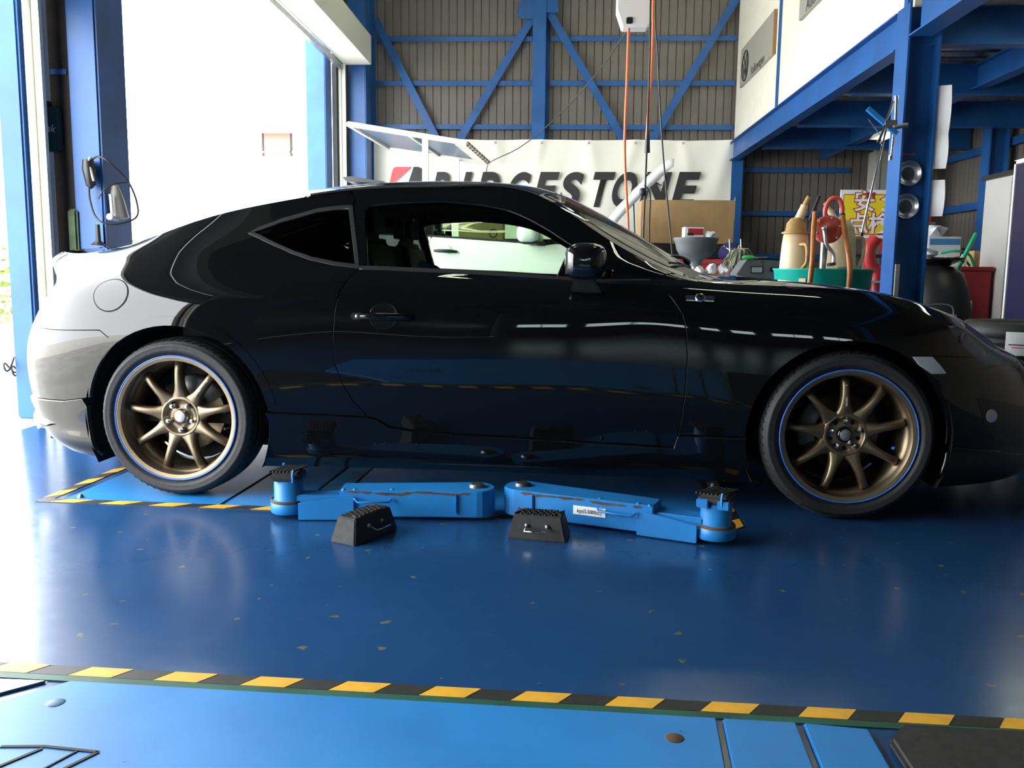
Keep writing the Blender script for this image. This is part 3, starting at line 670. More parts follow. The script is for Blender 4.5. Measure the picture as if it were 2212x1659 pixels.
# ================================================================== BUILDING
XL, XM, XR, YB, YN, ZC = -3.0, 2.45, 5.2, 13.0, -14.0, 6.2
def floor_material():
    m = bpy.data.materials.new('floor_epoxy'); m.use_nodes = True; nt = m.node_tree; b = nt.nodes['Principled BSDF']; L = nt.links.new
    tc = nt.nodes.new('ShaderNodeTexCoord')
    def noise(sc, det=8, rough=.6):
        n = nt.nodes.new('ShaderNodeTexNoise'); n.inputs['Scale'].default_value = sc; n.inputs['Detail'].default_value = det; n.inputs['Roughness'].default_value = rough; L(tc.outputs['Object'], n.inputs['Vector']); return n
    def rng(src, a, c, lo=0., hi=1.):
        r = nt.nodes.new('ShaderNodeMapRange'); r.inputs[1].default_value = a; r.inputs[2].default_value = c; r.inputs[3].default_value = lo; r.inputs[4].default_value = hi; L(src, r.inputs[0]); return r.outputs[0]
    def mix(f, a, c):
        x = nt.nodes.new('ShaderNodeMix'); x.data_type = 'RGBA'; L(f, x.inputs[0])
        for i, q in ((6, a), (7, c)):
            if isinstance(q, tuple): x.inputs[i].default_value = (*q, 1)
            else: L(q, x.inputs[i])
        return x.outputs[2]
    n1 = noise(1.3); n2 = noise(14, 10, .7)
    c = mix(rng(n1.outputs['Fac'], .35, .7), (.010, .052, .150), (.016, .070, .185))
    c = mix(rng(n2.outputs['Fac'], .55, .8, 0, .5), c, (.026, .085, .20))
    # chips of the coat: small scattered spots
    v = nt.nodes.new('ShaderNodeTexVoronoi'); v.inputs['Scale'].default_value = 5.5; v.inputs['Randomness'].default_value = 1; v.voronoi_dimensions = '2D'
    nd = noise(30, 3); ad = nt.nodes.new('ShaderNodeVectorMath'); ad.operation = 'MULTIPLY_ADD'
    L(nd.outputs['Color'], ad.inputs[0]); ad.inputs[1].default_value = (.05, .05, 0); L(tc.outputs['Object'], ad.inputs[2]); L(ad.outputs[0], v.inputs['Vector'])
    sep = nt.nodes.new('ShaderNodeSeparateColor'); L(v.outputs['Color'], sep.inputs[0])
    sz = rng(sep.outputs[1], 0, 1, .25, 1.); dv = nt.nodes.new('ShaderNodeMath'); dv.operation = 'DIVIDE'; L(v.outputs['Distance'], dv.inputs[0]); L(sz, dv.inputs[1])
    spot = rng(dv.outputs[0], .055, .065, 1, 0)
    sel = rng(sep.outputs[0], .5, .52); mu = nt.nodes.new('ShaderNodeMath'); mu.operation = 'MULTIPLY'; L(spot, mu.inputs[0]); L(sel, mu.inputs[1])
    c = mix(mu.outputs[0], c, (.12, .13, .07))
    L(c, b.inputs['Base Color'])
    L(rng(n2.outputs['Fac'], .3, .8, .17, .262), b.inputs['Roughness']); b.inputs['Specular IOR Level'].default_value = .5
    bp = nt.nodes.new('ShaderNodeBump'); bp.inputs['Strength'].default_value = .06; bp.inputs['Distance'].default_value = .004; L(noise(5, 4).outputs['Fac'], bp.inputs['Height']); L(bp.outputs[0], b.inputs['Normal'])
    MATS['floor_epoxy'] = m
floor_material()
mat('blue_steel', (.010, .095, .32), .45, noise=.2, nscale=3)
mat('blue_lift', (.014, .215, .56), .42, noise=.6, col2=(.010, .15, .43), nscale=3, bump=.03, spots=(.70, (.025, .022, .02), 16))
mat('blue_worn', (.02, .28, .60), .5, noise=.85, col2=(.03, .03, .03), nscale=5)
mat('cladding', (.150, .134, .118), .55, noise=.12, nscale=1.5)
mat('cream_wall', (.80, .78, .66), .6, noise=.05)
mat('cream_metal', (.70, .69, .60), .45)
mat('white_metal', (.78, .78, .75), .4)
mat('dark_roof', (.05, .05, .055), .8)
mat('concrete', (.62, .60, .56), .85, noise=.15, nscale=2)
mat('yellow_tape', (.80, .42, .03), .45, noise=.2, nscale=14)
mat('black_tape', (.02, .02, .018), .5, noise=.3, nscale=10)
mat('green_edge', (.012, .10, .06), .5, noise=.4, nscale=6)
mat('rubber', (.028, .027, .026), .75, bump=.2, nscale=40, noise=.3)
mat('grime', (.02, .017, .015), .7, noise=.4)
mat('rust', (.10, .055, .03), .8, noise=.5, nscale=20)
mat('banner', (.82, .81, .72), .55)
mat('print_black', (.018, .018, .018), .6)
mat('print_red', (.65, .08, .09), .6)
mat('sign_grey', (.33, .33, .28), .5)
mat('sign_edge', (.28, .14, .05), .6)
mat('tube_light', (1, 1, 1), .5, emit=(.95, 1, .74), estr=24)
mat('lamp_body', (.75, .75, .7), .5)
mat('plaster', (.82, .81, .78), .9)
mat('window_dark', (.16, .08, .065), .3)
mat('curtain', (.62, .52, .38), .8)
mat('leaf', (.16, .22, .03), .6, noise=.5, nscale=9)
mat('tan_roof', (.45, .35, .25), .8)
mat('pane', (.55, .6, .62), .1)
def struct(name, mb, m, parent=None, **kw):
    o = mb.build(name, m, parent, **kw)
    if parent is None: o['kind'] = 'structure'
    return o
fl = struct('floor', MB().box(((XL+XR)/2+.15, (YB+YN)/2, -.1), (XR-XL+.3, YB-YN+.5, .2)), 'floor_epoxy')
struct('ground', MB().box((-24, 12, -.13), (42, 70, .22)), 'concrete')
struct('ceiling', MB().box(((XL+XR)/2, (YB+YN)/2, ZC+.1), (XR-XL+.8, YB-YN+.8, .2)), 'dark_roof')
# roof beams across the hall
for y in (-12, -9, -5.5, -2, 1.5, 5, 8.5, 12):
    mb = MB(); mb.box(((XL+XR)/2, y, ZC-.42), (XR-XL-.1, .18, .02)); mb.box(((XL+XR)/2, y, ZC-.21), (XR-XL-.1, .012, .40)); o = struct('roof_beam', mb, 'blue_steel')
# ---- back wall with its upright cladding panels, girts, post and braces
wb = struct('wall_back', MB().box(((XL+XR)/2, YB+.16, ZC/2), (XR-XL+.4, .08, ZC)), 'cladding')
pw = .118; prof = [(0, 0), (.003, -.0), (.007, -.018), (pw-.007, -.018), (pw-.003, 0), (pw, 0), (pw, .02), (0, .02)]
pm = None; x = XL+.02
while x < XR-.05:
    if pm is None:
        p0 = MB().prism(prof, 6.0).build('cladding_panel', 'cladding', wb, loc=(x, YB+.09, 0)); pm = p0
    else: copyo(pm, wb, location=(x, YB+.09, 0))
    x += pw
def girt(z, x0, x1, par=wb):
    mb = MB(); mb.box(((x0+x1)/2, YB+.025, z), (x1-x0, .07, .045)); mb.box(((x0+x1)/2, YB-.012, z-.012), (x1-x0, .004, .068)); return mb.build('girt', 'blue_steel', par)
for z in (4.90, 4.28, 3.66, 3.04, 2.42, 1.80, 1.18): girt(z, XL+.1, -.46); girt(z, -.19, XM+.02)
for z in (2.44, 1.82, 1.20): girt(z, XM+.1, 4.15)
px0 = -.355
mb = MB(); mb.box((px0, YB-.12, 3), (.19, .02, 6)); mb.box((px0, YB-.02, 3), (.02, .2, 6)); mb.box((px0+.03, YB+.07, 3), (.25, .02, 6)); mb.build('post', 'blue_steel', wb)
def brace(a, b, y): MB().bar((a[0], y, a[1]), (b[0], y, b[1]), .10, .012, up=(0, 1, 0)).build('brace', 'blue_steel', wb)
A1, A2 = atY(1165, 30, YB-.07), atY(975, 330, YB-.07)
def br(p, q, y=YB-.06):
    a, b = atY(*p, y), atY(*q, y); d = (b-a)/np.linalg.norm(b-a)
    mb = MB(); mb.bar(a-d*.35, b+d*.4, .012, .11, up=(d[2], 0, -d[0])); mb.bar(a-d*.35+[0, .03, 0], b+d*.4+[0, .03, 0], .06, .012, up=(d[2], 0, -d[0])); mb.build('brace', 'blue_steel', wb)
br((1160, 20), (1000, 290)); br((1180, 15), (1345, 300)); br((835, 90), (935, 285), YB-.07); br((1565, 40), (1410, 300), YB-.07)
gp = atY(1150, 20, YB-.10)
MB().prism([(-.30, .02), (-.09, .02), (-.09, .72), (-.13, .72), (-.33, .12)], .012, frame((px0, YB-.10, gp[2]-.15), (1, 0, 0), (0, 0, 1))).build('gusset', 'blue_steel', wb)
MB().prism([(.09, .10), (.26, .10), (.27, .16), (.13, .75), (.09, .75)], .012, frame((px0, YB-.10, gp[2]-.15), (1, 0, 0), (0, 0, 1))).build('gusset', 'blue_steel', wb)
# ---- left side: shutter openings between steel columns
wl = struct('wall_left', MB().box((XL-.15, (YN+YB)/2, (4.1+ZC)/2), (.1, YB-YN, ZC-4.1)), 'cladding')
MB().box((XL-.12, 5.17, 2.05), (.06, .22, 4.1)).build('pier_panel', 'cladding', wl)
MB().box((XL-.12, -.9, 2.05), (.06, 2.2, 4.1)).build('pier_panel', 'cladding', wl)
MB().box((XL-.12, -8., 2.05), (.06, 12, 4.1)).build('pier_panel', 'cladding', wl)
MB().box((XL-.12, 12.5, 2.05), (.06, 1.0, 4.1)).build('pier_panel', 'cladding', wl)
def shutter(y0, y1):
    o = struct('roller_shutter_housing', MB().box(((XL-2.62)/2, (y0+y1)/2, 3.89), (XL*-1-2.62, y1-y0, .38)), 'cream_metal', bevel=.004)
    mb = MB(); mb.box((XL-.03, (y0+y1)/2, 3.66), (.05, y1-y0-.1, .07)); mb.build('shutter_bottom_bar', 'steel', o)
    for y in (y0+.03, y1-.03):
        mb = MB(); mb.box((XL+.01, y, 1.85), (.035, .02, 3.7)); mb.box((XL-.05, y, 1.85), (.035, .02, 3.7)); mb.box((XL-.02, y+(.02 if y > y0+1 else -.02), 1.85), (.09, .012, 3.7)); mb.build('guide_rail', 'cream_metal', o)
    return o
shutter(5.32, 12.08); sb = shutter(.1, 4.98)
slat0 = None
for k in range(16):                                        # the nearer shutter hangs part-way down
    if slat0 is None: slat0 = MB().prism([(-.006, 0), (.010, .02), (.010, .055), (-.006, .074)], 4.80, frame((XL-.02, 4.94, 0), (1, 0, 0), (0, 0, 1))).build('shutter_slat', 'cream_metal', sb); slat0.location = (0, 0, 2.50)
    else: copyo(slat0, sb, location=(0, 0, 2.50+.075*k))
MB().box((XL-.02, 2.54, 2.46), (.05, 4.8, .07)).build('shutter_bottom_bar', 'steel', sb)
def hcol(name, x, y, h, w=.25, d=.25, rot=0., z0=0., t=.014, m='blue_steel'):
    mb = MB(); mb.box((0, -d/2+t/2, h/2), (w, t, h)); mb.box((0, d/2-t/2, h/2), (w, t, h)); mb.box((0, 0, h/2), (t, d-2*t, h))
    o = struct(name, mb, m); o.location = (x, y, z0); o.rotation_euler = (0, 0, rot); return o
def bcol(x0, x1, y0, y1, h): return struct('steel_column', MB().box(((x0+x1)/2, (y0+y1)/2, h/2), (x1-x0, y1-y0, h)), 'blue_steel', bevel=.012)
bcol(-2.90, -2.72, 5.08, 5.42, ZC-.45)
bcol(-3.23, -3.09, 4.92, 5.05, 4.0)
bcol(-3.40, -3.14, 11.62, 11.95, 4.0)
bcol(-2.98, -2.74, 12.25, 12.6, ZC-.45)
hcol('steel_column', -2.85, 12.88, ZC-.45, .2, .2)
bcol(-2.96, -2.72, -1.85, -1.5, ZC-.45)
# wall behind the photographer, with a strip of windows and columns
wn = struct('wall_near', MB().box(((XL+XR)/2, YN-.1, 1.0), (XR-XL+.6, .1, 2.0)), 'cladding')
MB().box(((XL+XR)/2, YN-.1, 4.45), (XR-XL+.6, .1, 3.5)).build('upper_wall', 'cladding', wn)
xs = [-3.3, -2.6, -1.5, -1.1, .1, .5, 1.7, 2.1, 3.3, 3.7, 4.9, 5.5]
for i in range(0, len(xs), 2): MB().box(((xs[i]+xs[i+1])/2, YN-.1, 2.35), (xs[i+1]-xs[i], .1, .7)).build('pier', 'cladding', wn)
for i in range(1, len(xs)-1, 2):
    w_ = struct('window_%d' % ((i+1)//2), MB().box(((xs[i]+xs[i+1])/2, YN-.1, 2.03), (xs[i+1]-xs[i], .14, .04)), 'white_metal')
    MB().box(((xs[i]+xs[i+1])/2, YN-.1, 2.35), (xs[i+1]-xs[i], .006, .66)).build('pane', 'glass_clear', w_)
    MB().box(((xs[i]+xs[i+1])/2, YN-.1, 2.35), (.03, .04, .66)).build('mullion', 'white_metal', w_)
for x in (-1.3, 1.1, 3.5): hcol('steel_column', x, YN+.16, ZC-.45, .28, .28)
# right wall
wr_ = struct('wall_right', MB().box((XR+.12, (YN+YB)/2, ZC/2), (.08, YB-YN, ZC)), 'cladding')
pm = None; y = 6.0
while y < YB-.05:
    if pm is None:
        pm = MB().prism([(-a, b) for a, b in prof][::-1], 4.0).build('cladding_panel', 'cladding', wr_, loc=(XR+.06, y, 0)); pm.rotation_euler = (0, 0, -PI/2)
    else: q = copyo(pm, wr_, location=(XR+.06, y, 0))
    y += pw
for z in (2.47, 1.80, 1.15): MB().box((XR, 9.5, z), (.07, 7, .09)).build('girt', 'blue_steel', wr_)
hcol('steel_column', 5.02, 10.55, 2.7, .2, .22, PI/2)
# ---- mezzanine
mz = struct('wall_mezzanine', MB().box((XM+.06, 9.75, 4.45), (.06, 6.4, 3.34)), 'cream_wall')
for y in (10.45,): MB().box((XM+.02, y, 4.45), (.03, .05, 3.34)).build('cover_strip', 'blue_steel', mz)
MB().box((XM+.02, 6.62, 4.45), (.05, .07, 3.34)).build('cover_strip', 'blue_steel', mz)
def ibeam(name, a, b, h=.25, w=.12, t=.012):
    a = Vector(a); b = Vector(b); mb = MB(); mb.bar(a+Vector((0, 0, h/2)), b+Vector((0, 0, h/2)), w, t); mb.bar(a-Vector((0, 0, h/2)), b-Vector((0, 0, h/2)), w, t); mb.bar(a, b, t, h); return struct(name, mb, 'blue_steel')
ibeam('mezzanine_beam', (XM, 6.65, 2.66), (XM, YB-.02, 2.66))
ibeam('mezzanine_beam', (XM+.02, 6.38, 2.72), (XM+.02, -2, 2.72), .3, .16)
for y in (6.52, 8.2, 9.9, 11.6): ibeam('mezzanine_beam', (XM+.14, y, 2.66), (XR, y, 2.66))
ibeam('mezzanine_beam', (3.7, 6.6, 2.68), (3.7, YB-.1, 2.68), .2)
dk = struct('mezzanine_deck', MB().box(((XM+XR)/2+.05, 5.5, 2.90), (XR-XM-.1, 15, .03)), 'steel')
pm = None
for k in range(70):
    y = -1.8+.21*k
    if pm is None: pm = MB().prism([(-.05, 0), (-.03, -.06), (.03, -.06), (.05, 0)], XR-XM-.12, frame((XM+.08, 0, 2.884), (0, 1, 0), (0, 0, 1))).build('deck_rib', 'steel', dk); pm.location = (0, y, 0)
    else: copyo(pm, dk, location=(0, y, 0))
mc = struct('steel_column', MB().box((0, -.108, 1.4), (.235, .014, 2.8)).box((0, .108, 1.4), (.235, .014, 2.8)).box((0, 0, 1.4), (.012, .2, 2.8)), 'blue_steel')
mc.location = (2.515, 6.53, 0); mc.rotation_euler = (0, 0, PI/2-.0)
bcol(2.40, 2.64, -1.6, -1.36, 2.6)
hcol('steel_column', XM+.06, 12.86, 2.55, .16, .16)
# partition column at the back, under the mezzanine
struct('partition_panel', MB().box((4.5, 12.2, 1.35), (.55, .5, 2.5)).box((4.19, 11.99, 1.35), (.07, .1, 2.5)), 'sign_grey', bevel=.01)
# ---- fluorescent lamps
def lamp(name, c, ln, along, label, grp, power=18, tubes=2):
    t = thing(name, label, 'lamp', c, 0 if along == 'x' else PI/2, grp)
    MB().prism([(-.09, 0), (.09, 0), (.045, .06), (-.045, .06)], ln, Matrix(((0, 0, 1, -ln/2), (1, 0, 0, 0), (0, 1, 0, .02), (0, 0, 0, 1)))).build('lamp_housing', 'lamp_body', t)
    for s_ in ([-1, 1] if tubes == 2 else [0]):
        MB().tube([(-ln/2+.03, .06*s_, 0), (ln/2-.03, .06*s_, 0)], .015, 8).build('tube', 'tube_light', t)
    return t
lamp('fluorescent_lamp', (3.62, 6.15, 2.50), 1.2, 'y', 'lit fluorescent tube under the mezzanine deck at the right edge, nearer one', 'mezzanine lamps', tubes=1)
lamp('fluorescent_lamp', (3.55, 9.6, 2.42), 1.2, 'y', 'far lit fluorescent tube under the mezzanine behind the socket rack', 'mezzanine lamps', tubes=1)
for y, where in ((4.3, 'above the black coupe'), (7.4, 'between the two cars'), (10.4, 'above the white hatchback')):
    for x, sd_ in ((-1.5, 'on the shutter side'), (1.75, 'on the mezzanine side')):
        lamp('fluorescent_lamp', (x, y, 5.3), 1.25, 'x', 'twin roof tube lamp %s, %s' % (where, sd_), 'hall roof lamps')
# ================================================================== OUTSIDE THE OPENING
def outdoor():
    b = thing('house', 'sunlit white plaster house with a brown curtained window beyond the open shutter', 'building', (-6.4, 26, 0))
    MB().box((0, 3, 4), (9.5, 6, 8)).build('wall', 'plaster', b)
    for p, q, nm, m in (((568, 285), (628, 338), 'window', 'window_dark'), ((630, 285), (680, 338), 'window', 'curtain')):
        a, c = atY(*p, 25.97), atY(*q, 25.97)
        w = MB().box(((a[0]+c[0])/2+6.4, -.03, (a[2]+c[2])/2), (c[0]-a[0], .05, a[2]-c[2])).build(nm, m, b)
        MB().box(((a[0]+c[0])/2+6.4, -.08, c[2]+.12), (c[0]-a[0]+.1, .04, .05)).build('rail', 'steel', w)
        MB().box((a[0]+6.4, -.05, (a[2]+c[2])/2), (.05, .06, a[2]-c[2])).build('frame', 'grime', w)
    e0, e1 = atY(490, 283, 25.6), atY(716, 283, 25.6)
    MB().box(((e0[0]+e1[0])/2+6.4, -.3, e0[2]+.06), (e1[0]-e0[0], .7, .14)).build('eave', 'tan_roof', b)
    MB().box((atY(500, 310, 25.9)[0]+6.4, -.06, 4.6), (.16, .1, .9)).build('downpipe', 'steel', b)
    w = thing('garden_wall', 'low pale wall with a tan coping outside the shutter', 'wall', (-6.5, 18.5, 0))
    MB().box((0, 0, .9), (8.5, .25, 1.8)).build('wall_body', 'plaster', w); MB().box((.6, 0, 1.86), (2.4, .35, .12)).build('coping', 'tan_roof', w)
    MB().box((2.6, -.14, 1.4), (.14, .05, .8)).build('pilaster', 'tan_roof', w)
    def bush(x, y, h, label):
        rs = random.Random(int(abs(x)*100)); mb = MB()
        for k in range(420):
            a = rs.uniform(0, 2*PI); rr = .75*math.sqrt(rs.random()); zz = rs.uniform(.1, h)*(1-.3*rr); c = Vector((rr*math.cos(a), rr*math.sin(a)*.6, zz))
            d = Vector((rs.uniform(-1, 1), rs.uniform(-1, 1), rs.uniform(-.3, 1))).normalized()*.13; e = d.cross(Vector((0, 0, 1))).normalized()*.05
            mb.add([c, c+d*.5+e, c+d, c+d*.5-e], [(0, 1, 2, 3)])
        t = thing('bush', label, 'bush', (x, y, -.02)); mb.build('leaves', 'leaf', t); 
        mb = MB(); mb.tube([(0, 0, 0), (.03, 0, h*.6)], .025, 6); mb.build('stem', 'rust', t)
    p = atY(330, 500, 15); bush(p[0], 15, 1.6, 'yellow-green leafy bush in the sun outside, above the coupe\'s tail')
    p = atY(395, 500, 16.9); bush(p[0], 16.9, 1.4, 'smaller yellow-green bush right of the other by the garden wall')
    p = atX(20, 500, -8); bush(p[0], p[1], 1.3, 'yellow-green bush at the far left edge, left of the cyan post')
outdoor()
# ================================================================== FLOOR LIFTS, TAPES, ARMS
CDIR = Vector((AX[0], AX[1], 0)); CLEFT = Vector((LF[0], LF[1], 0))
LIFT_RZ = -TH
def local(o, p):
    """world floor point -> frame of a thing turned with the lift"""
    d = Vector((p[0]-o[0], p[1]-o[1], 0)); return (d.dot(CDIR), d.dot(CLEFT))
def tape(name, label, p, ln, w, direction, pitch=.2, skew=.045, phase=0.):
    d = Vector((direction[0], direction[1], 0)).normalized(); rz = math.atan2(d.y, d.x)
    t = thing(name, label, 'tape', (p[0], p[1], 0), rz, 'hazard tapes')
    n = int(ln/pitch)+1; my = mk = None; sh = abs(skew)
    MB().box((ln/2, w/2, .0009), (ln, w, .0016)).build('backing', 'black_tape', t)
    hw = pitch*.5
    for k in range(n):
        x0 = k*pitch+phase
        if x0+hw+skew > ln or x0 < 0: continue
        if my is None:
            my = MB().prism([(0, .001), (hw, .001), (hw+skew, w-.001), (skew, w-.001)], .0012, Matrix.Translation((0, 0, .0014))).build('yellow_stripe', 'yellow_tape', t); my.location = (x0, 0, 0)
        else: copyo(my, t, location=(x0, 0, 0))
        if x0+pitch+skew < ln:
            if mk is None:
                mk = MB().prism([(hw+.004, .001), (pitch-.004, .001), (pitch+skew-.004, w-.001), (hw+skew+.004, w-.001)], .0008, Matrix.Translation((0, 0, .0014))).build('black_stripe', 'black_tape', t); mk.location = (x0, 0, 0)
            else: copyo(mk, t, location=(x0, 0, 0))
    return t
# tape in front of the photographer
a0 = atZ(-260, 1438); a1 = atZ(2500, 1600)
tape('hazard_tape', 'yellow and black hazard tape along the near lift plate at the bottom', (a0[0], a0[1]), 3.0, .046, CDIR, .198, .030, .055)
struct('green_frame_edge', MB().prism([(-.3, -.026), (2.9, -.026), (2.9, -.002), (-.3, -.002)], .003, Matrix.Translation((0, 0, 0))), 'green_edge')
ge = bpy.data.objects['green_frame_edge']; ge.location = (a0[0], a0[1], 0); ge.rotation_euler = (0, 0, -TH)
def plate(name, label, pts, th=.008, m='blue_lift', cat='lift plate', bev=.003):
    """polygon on the floor given by world points"""
    o = np.array(pts)[:, :2].mean(0); t = tag(MB().prism([(p[0]-o[0], p[1]-o[1]) for p in pts], th).build(name, m, None, bevel=bev, loc=(o[0], o[1], 0)), label, cat)
    return t
def W(x, y): return tuple(atZ(x, y)[:2])
def onrow(x, d):
    """point on the near plate edge line, d metres nearer"""
    base = Vector((a0[0], a0[1], 0)); k = (x-base.x)/CDIR.x; p = base+CDIR*k-CLEFT*(.032+d); return (p.x, p.y)
np1 = plate('lift_plate', 'large light blue steel lift plate filling the bottom foreground', [onrow(-1.05, 0), onrow(-1.35, .33), onrow(-1.35, .80), onrow(.30, .80), onrow(.336, 0)][::1])
for (x, y) in ((120, 1518), (1457, 1594)):
    p = atZ(x, y, .008); c = p-np.array([np1.location[0], np1.location[1], 0])
    MB().lathe([(0, .0012), (.0165, .0012), (.019, 0), (.019, -.002)], 24, Matrix.Translation((c[0], c[1], .008))).build('bolt_cap', 'blue_worn' if x < 200 else 'rust', np1)
# outline of the arm pocket cut into the near plate
pk = [(-1.02, .265), (-.94, .255), (-.83, .262), (-.88, .36), (-1.1, .36)]
lw = [onrow(*q) for q in pk]
mb = MB()
for i in range(3):
    a, b = lw[i], lw[i+1]; mb.bar((a[0]-np1.location[0], a[1]-np1.location[1], .0085), (b[0]-np1.location[0], b[1]-np1.location[1], .0085), .007, .003)
a, b = onrow(-.94, .262), onrow(-1.0, .36); mb.bar((a[0]-np1.location[0], a[1]-np1.location[1], .0085), (b[0]-np1.location[0], b[1]-np1.location[1], .0085), .007, .003)
a, b = onrow(-.87, .262), onrow(-.91, .36); mb.bar((a[0]-np1.location[0], a[1]-np1.location[1], .0085), (b[0]-np1.location[0], b[1]-np1.location[1], .0085), .004, .003)
mb.build('pocket_outline', 'grime', np1)
plate('lift_plate', 'narrow light blue lift plate right of the large foreground plate', [onrow(.348, 0), onrow(.315, .8), onrow(.47, .8), onrow(.494, 0)])
plate('lift_plate', 'second narrow blue lift plate beside the dark rubber ramp', [onrow(.508, 0), onrow(.484, .8), onrow(.62, .8), onrow(.632, .01)])
plate('rubber_ramp', 'dark rubber ramp at the bottom right corner of the near lift', [onrow(.70, .0), onrow(.655, .06), onrow(.66, .8), onrow(1.6, .8), onrow(1.6, .0)], .02, 'rubber', 'ramp', .008)
plate('lift_plate', 'grey steel plate corner at the bottom left edge', [onrow(-1.72, .02), onrow(-1.72, .5), onrow(-1.42, .33), onrow(-1.10, .0)], .006, 'steel')
# tape and plates of the lift under the coupe
b0 = atZ(76, 1084); fl_ = Vector((b0[0], b0[1], 0))
def fp(x, d): p = fl_+CDIR*x+CLEFT*d; return (p.x, p.y)
tape('hazard_tape', 'yellow and black hazard tape in front of the coupe\'s lift plate', fp(0, 0), 2.70, .05, CDIR, .2, .05, .06)
tape('hazard_tape', 'yellow and black hazard tape going back beside the rear wheel', fp(.045, .05), 1.9, .05, CLEFT, .2, -.05, .06)
tape('hazard_tape', 'yellow and black hazard tape going back at the right end of the lift', fp(2.70, .0), 1.9, .05, CLEFT, .2, -.05, .02)
def fplate(x0, x1, label, d0=.055, d1=1.9, skew=0., m='blue_lift', th=.003): return plate('lift_plate', label, [fp(x0, d0), fp(x1, d0), fp(x1+skew, d1), fp(x0+skew, d1)], th, m, bev=.002)
fplate(.09, .72, 'blue lift plate under the rear wheel of the coupe', skew=.0)
fplate(.735, 1.02, 'blue lift plate strip just right of the rear wheel')
fplate(1.035, 1.14, 'thin worn blue lift plate strip behind the left lift arm', m='blue_worn')
fplate(1.155, 2.62, 'long blue lift plate under the middle of the coupe')
for x, d in ((.14, .075),):
    p = fp(x, d); tag(MB().lathe([(0, .014), (.008, .012), (.012, .004), (.012, 0)], 12).build('plate_bolt', 'steel', None, loc=(p[0], p[1], .003)), 'small steel bolt at the corner of the rear wheel plate', 'bolt')
# ---- lift arms
def lift_arm(label, pin, pad, sgn):
    """pin and pad: floor points; the arm runs pin -> pad"""
    d = Vector((pad[0]-pin[0], pad[1]-pin[1], 0)); L = d.length; rz = math.atan2(d.y, d.x)
    t = thing('swing_lift', label, 'lift', (pin[0], pin[1], 0), rz, 'lift arms folded beside the coupe')
    w = .075; h0, h1 = .014, .112
    # rounded hollow end around the pin, straight box beam
    poly = [(w*math.cos(a)*.9, w*math.sin(a)) for a in np.linspace(PI/2, 3*PI/2, 11)]+[(L*.74, -w*.72), (L*.74, w*.72)]
    b = MB().prism(poly, h1-h0, Matrix.Translation((0, 0, h0))).build('arm_beam', 'blue_lift', t, bevel=.006)
    rs = random.Random(int(abs(pin[0])*1000))
    for k in range(9):
        x = L*(.06+.075*k)+rs.uniform(-.01, .01); half = w-(w*.28)*x/(L*.74); ln = rs.uniform(.015, .06); hh = rs.uniform(.003, .009)
        MB().prism([(-ln, 0), (-ln*.3, -hh), (ln*.5, -hh*.5), (ln, 0), (ln*.4, .004), (-ln*.6, .003)], .0012, frame((x, sgn*(half+.0003), .107-rs.uniform(0, .008)), (1, -sgn*.04, 0), (0, 0, 1))).build('paint_chip', 'rust', b)
    MB().box((.075, -w*1.0, .066), (.007, .014, .07)).build('weld_seam', 'blue_lift', b, bevel=.003); MB().box((.075, w*1.0, .066), (.007, .014, .07)).build('weld_seam', 'blue_lift', b, bevel=.003)
    MB().lathe([(0, .126), (.018, .126), (.028, .122), (.030, .112), (.036, .110), (.036, .104)], 24).build('pivot_pin', 'steel', t)
    e = MB().prism([(L*.62, -w*.55), (L*.98, -w*.55), (L*1.0, -.02), (L*1.0, .02), (L*.98, w*.55), (L*.62, w*.55)], .066, Matrix.Translation((0, 0, .022))).build('arm_extension', 'blue_lift', t, bevel=.005)
    MB().prism([(L*.66, 0), (L*.96, 0), (L*.96, .062), (L*.70, .085), (L*.66, .085)], .008, Matrix(((1, 0, 0, 0), (0, 0, 1, sgn*w*.82), (0, 1, 0, .004), (0, 0, 0, 1)))).build('side_plate', 'blue_lift', t, bevel=.002)
    # stop rods with small bolts
    yy = sgn*w*.92
    MB().tube([(L*.46, yy, .082), (L*.47, yy+sgn*.012, .076), (L*.64, yy+sgn*.012, .073), (L*.66, yy, .085)], .0045, 6).build('stop_rod', 'blue_lift', t)
    for x in (L*.46, L*.66, L*.72): MB().lathe([(0, .01), (.008, .008), (.01, 0)], 10, Matrix.Translation((x, sgn*w*.6, .106))).build('bolt', 'blue_lift', t)
    # pad post
    P = Matrix.Translation((L*1.03, 0, 0))
    po = MB().lathe([(.062, .018), (.066, .022), (.066, .060), (.058, .066), (.053, .068), (.053, .138), (.04, .142), (0, .142)], 28, P).build('pad_post', 'blue_lift', t)
    MB().lathe([(.0665, .058), (.0672, .062), (.062, .068)], 28, P).build('worn_ring', 'rust', po)
    pd = MB(); pd.box((L*1.03, 0, .158), (.105, .12, .034)); pd.build('rubber_pad', 'rubber', t, bevel=.01)
    for k in range(-3, 4):
        MB().bar((L*1.03+.013*k-.02, -.052, .177), (L*1.03+.013*k+.02, .052, .177), .005, .006).build('pad_rib', 'rubber', t)
    for s in (-1, 1):
        MB().tube([(L*1.03+s*.03, s*-.062, .14), (L*1.03+s*.03, s*-.066, .168), (L*1.03+s*.03, s*-.055, .184)], .005, 6).build('pad_hook', 'blue_lift', t)
        MB().box((L*1.03-s*.035, -.06*1, .145), (.04, .012, .03)).build('pad_bracket', 'blue_lift', t, bevel=.003)
    return t
la = atZ(1040, 1120); arm1 = lift_arm('light blue lift arm under the door, its pad pointing at the rear wheel', (la[0]-.02, la[1]+.03), (-.965, 3.055), 1)
ra = lift_arm('light blue lift arm with a printed load sticker, its pad pointing at the front wheel', (-.125, 3.15), (.525, 2.885), -1)
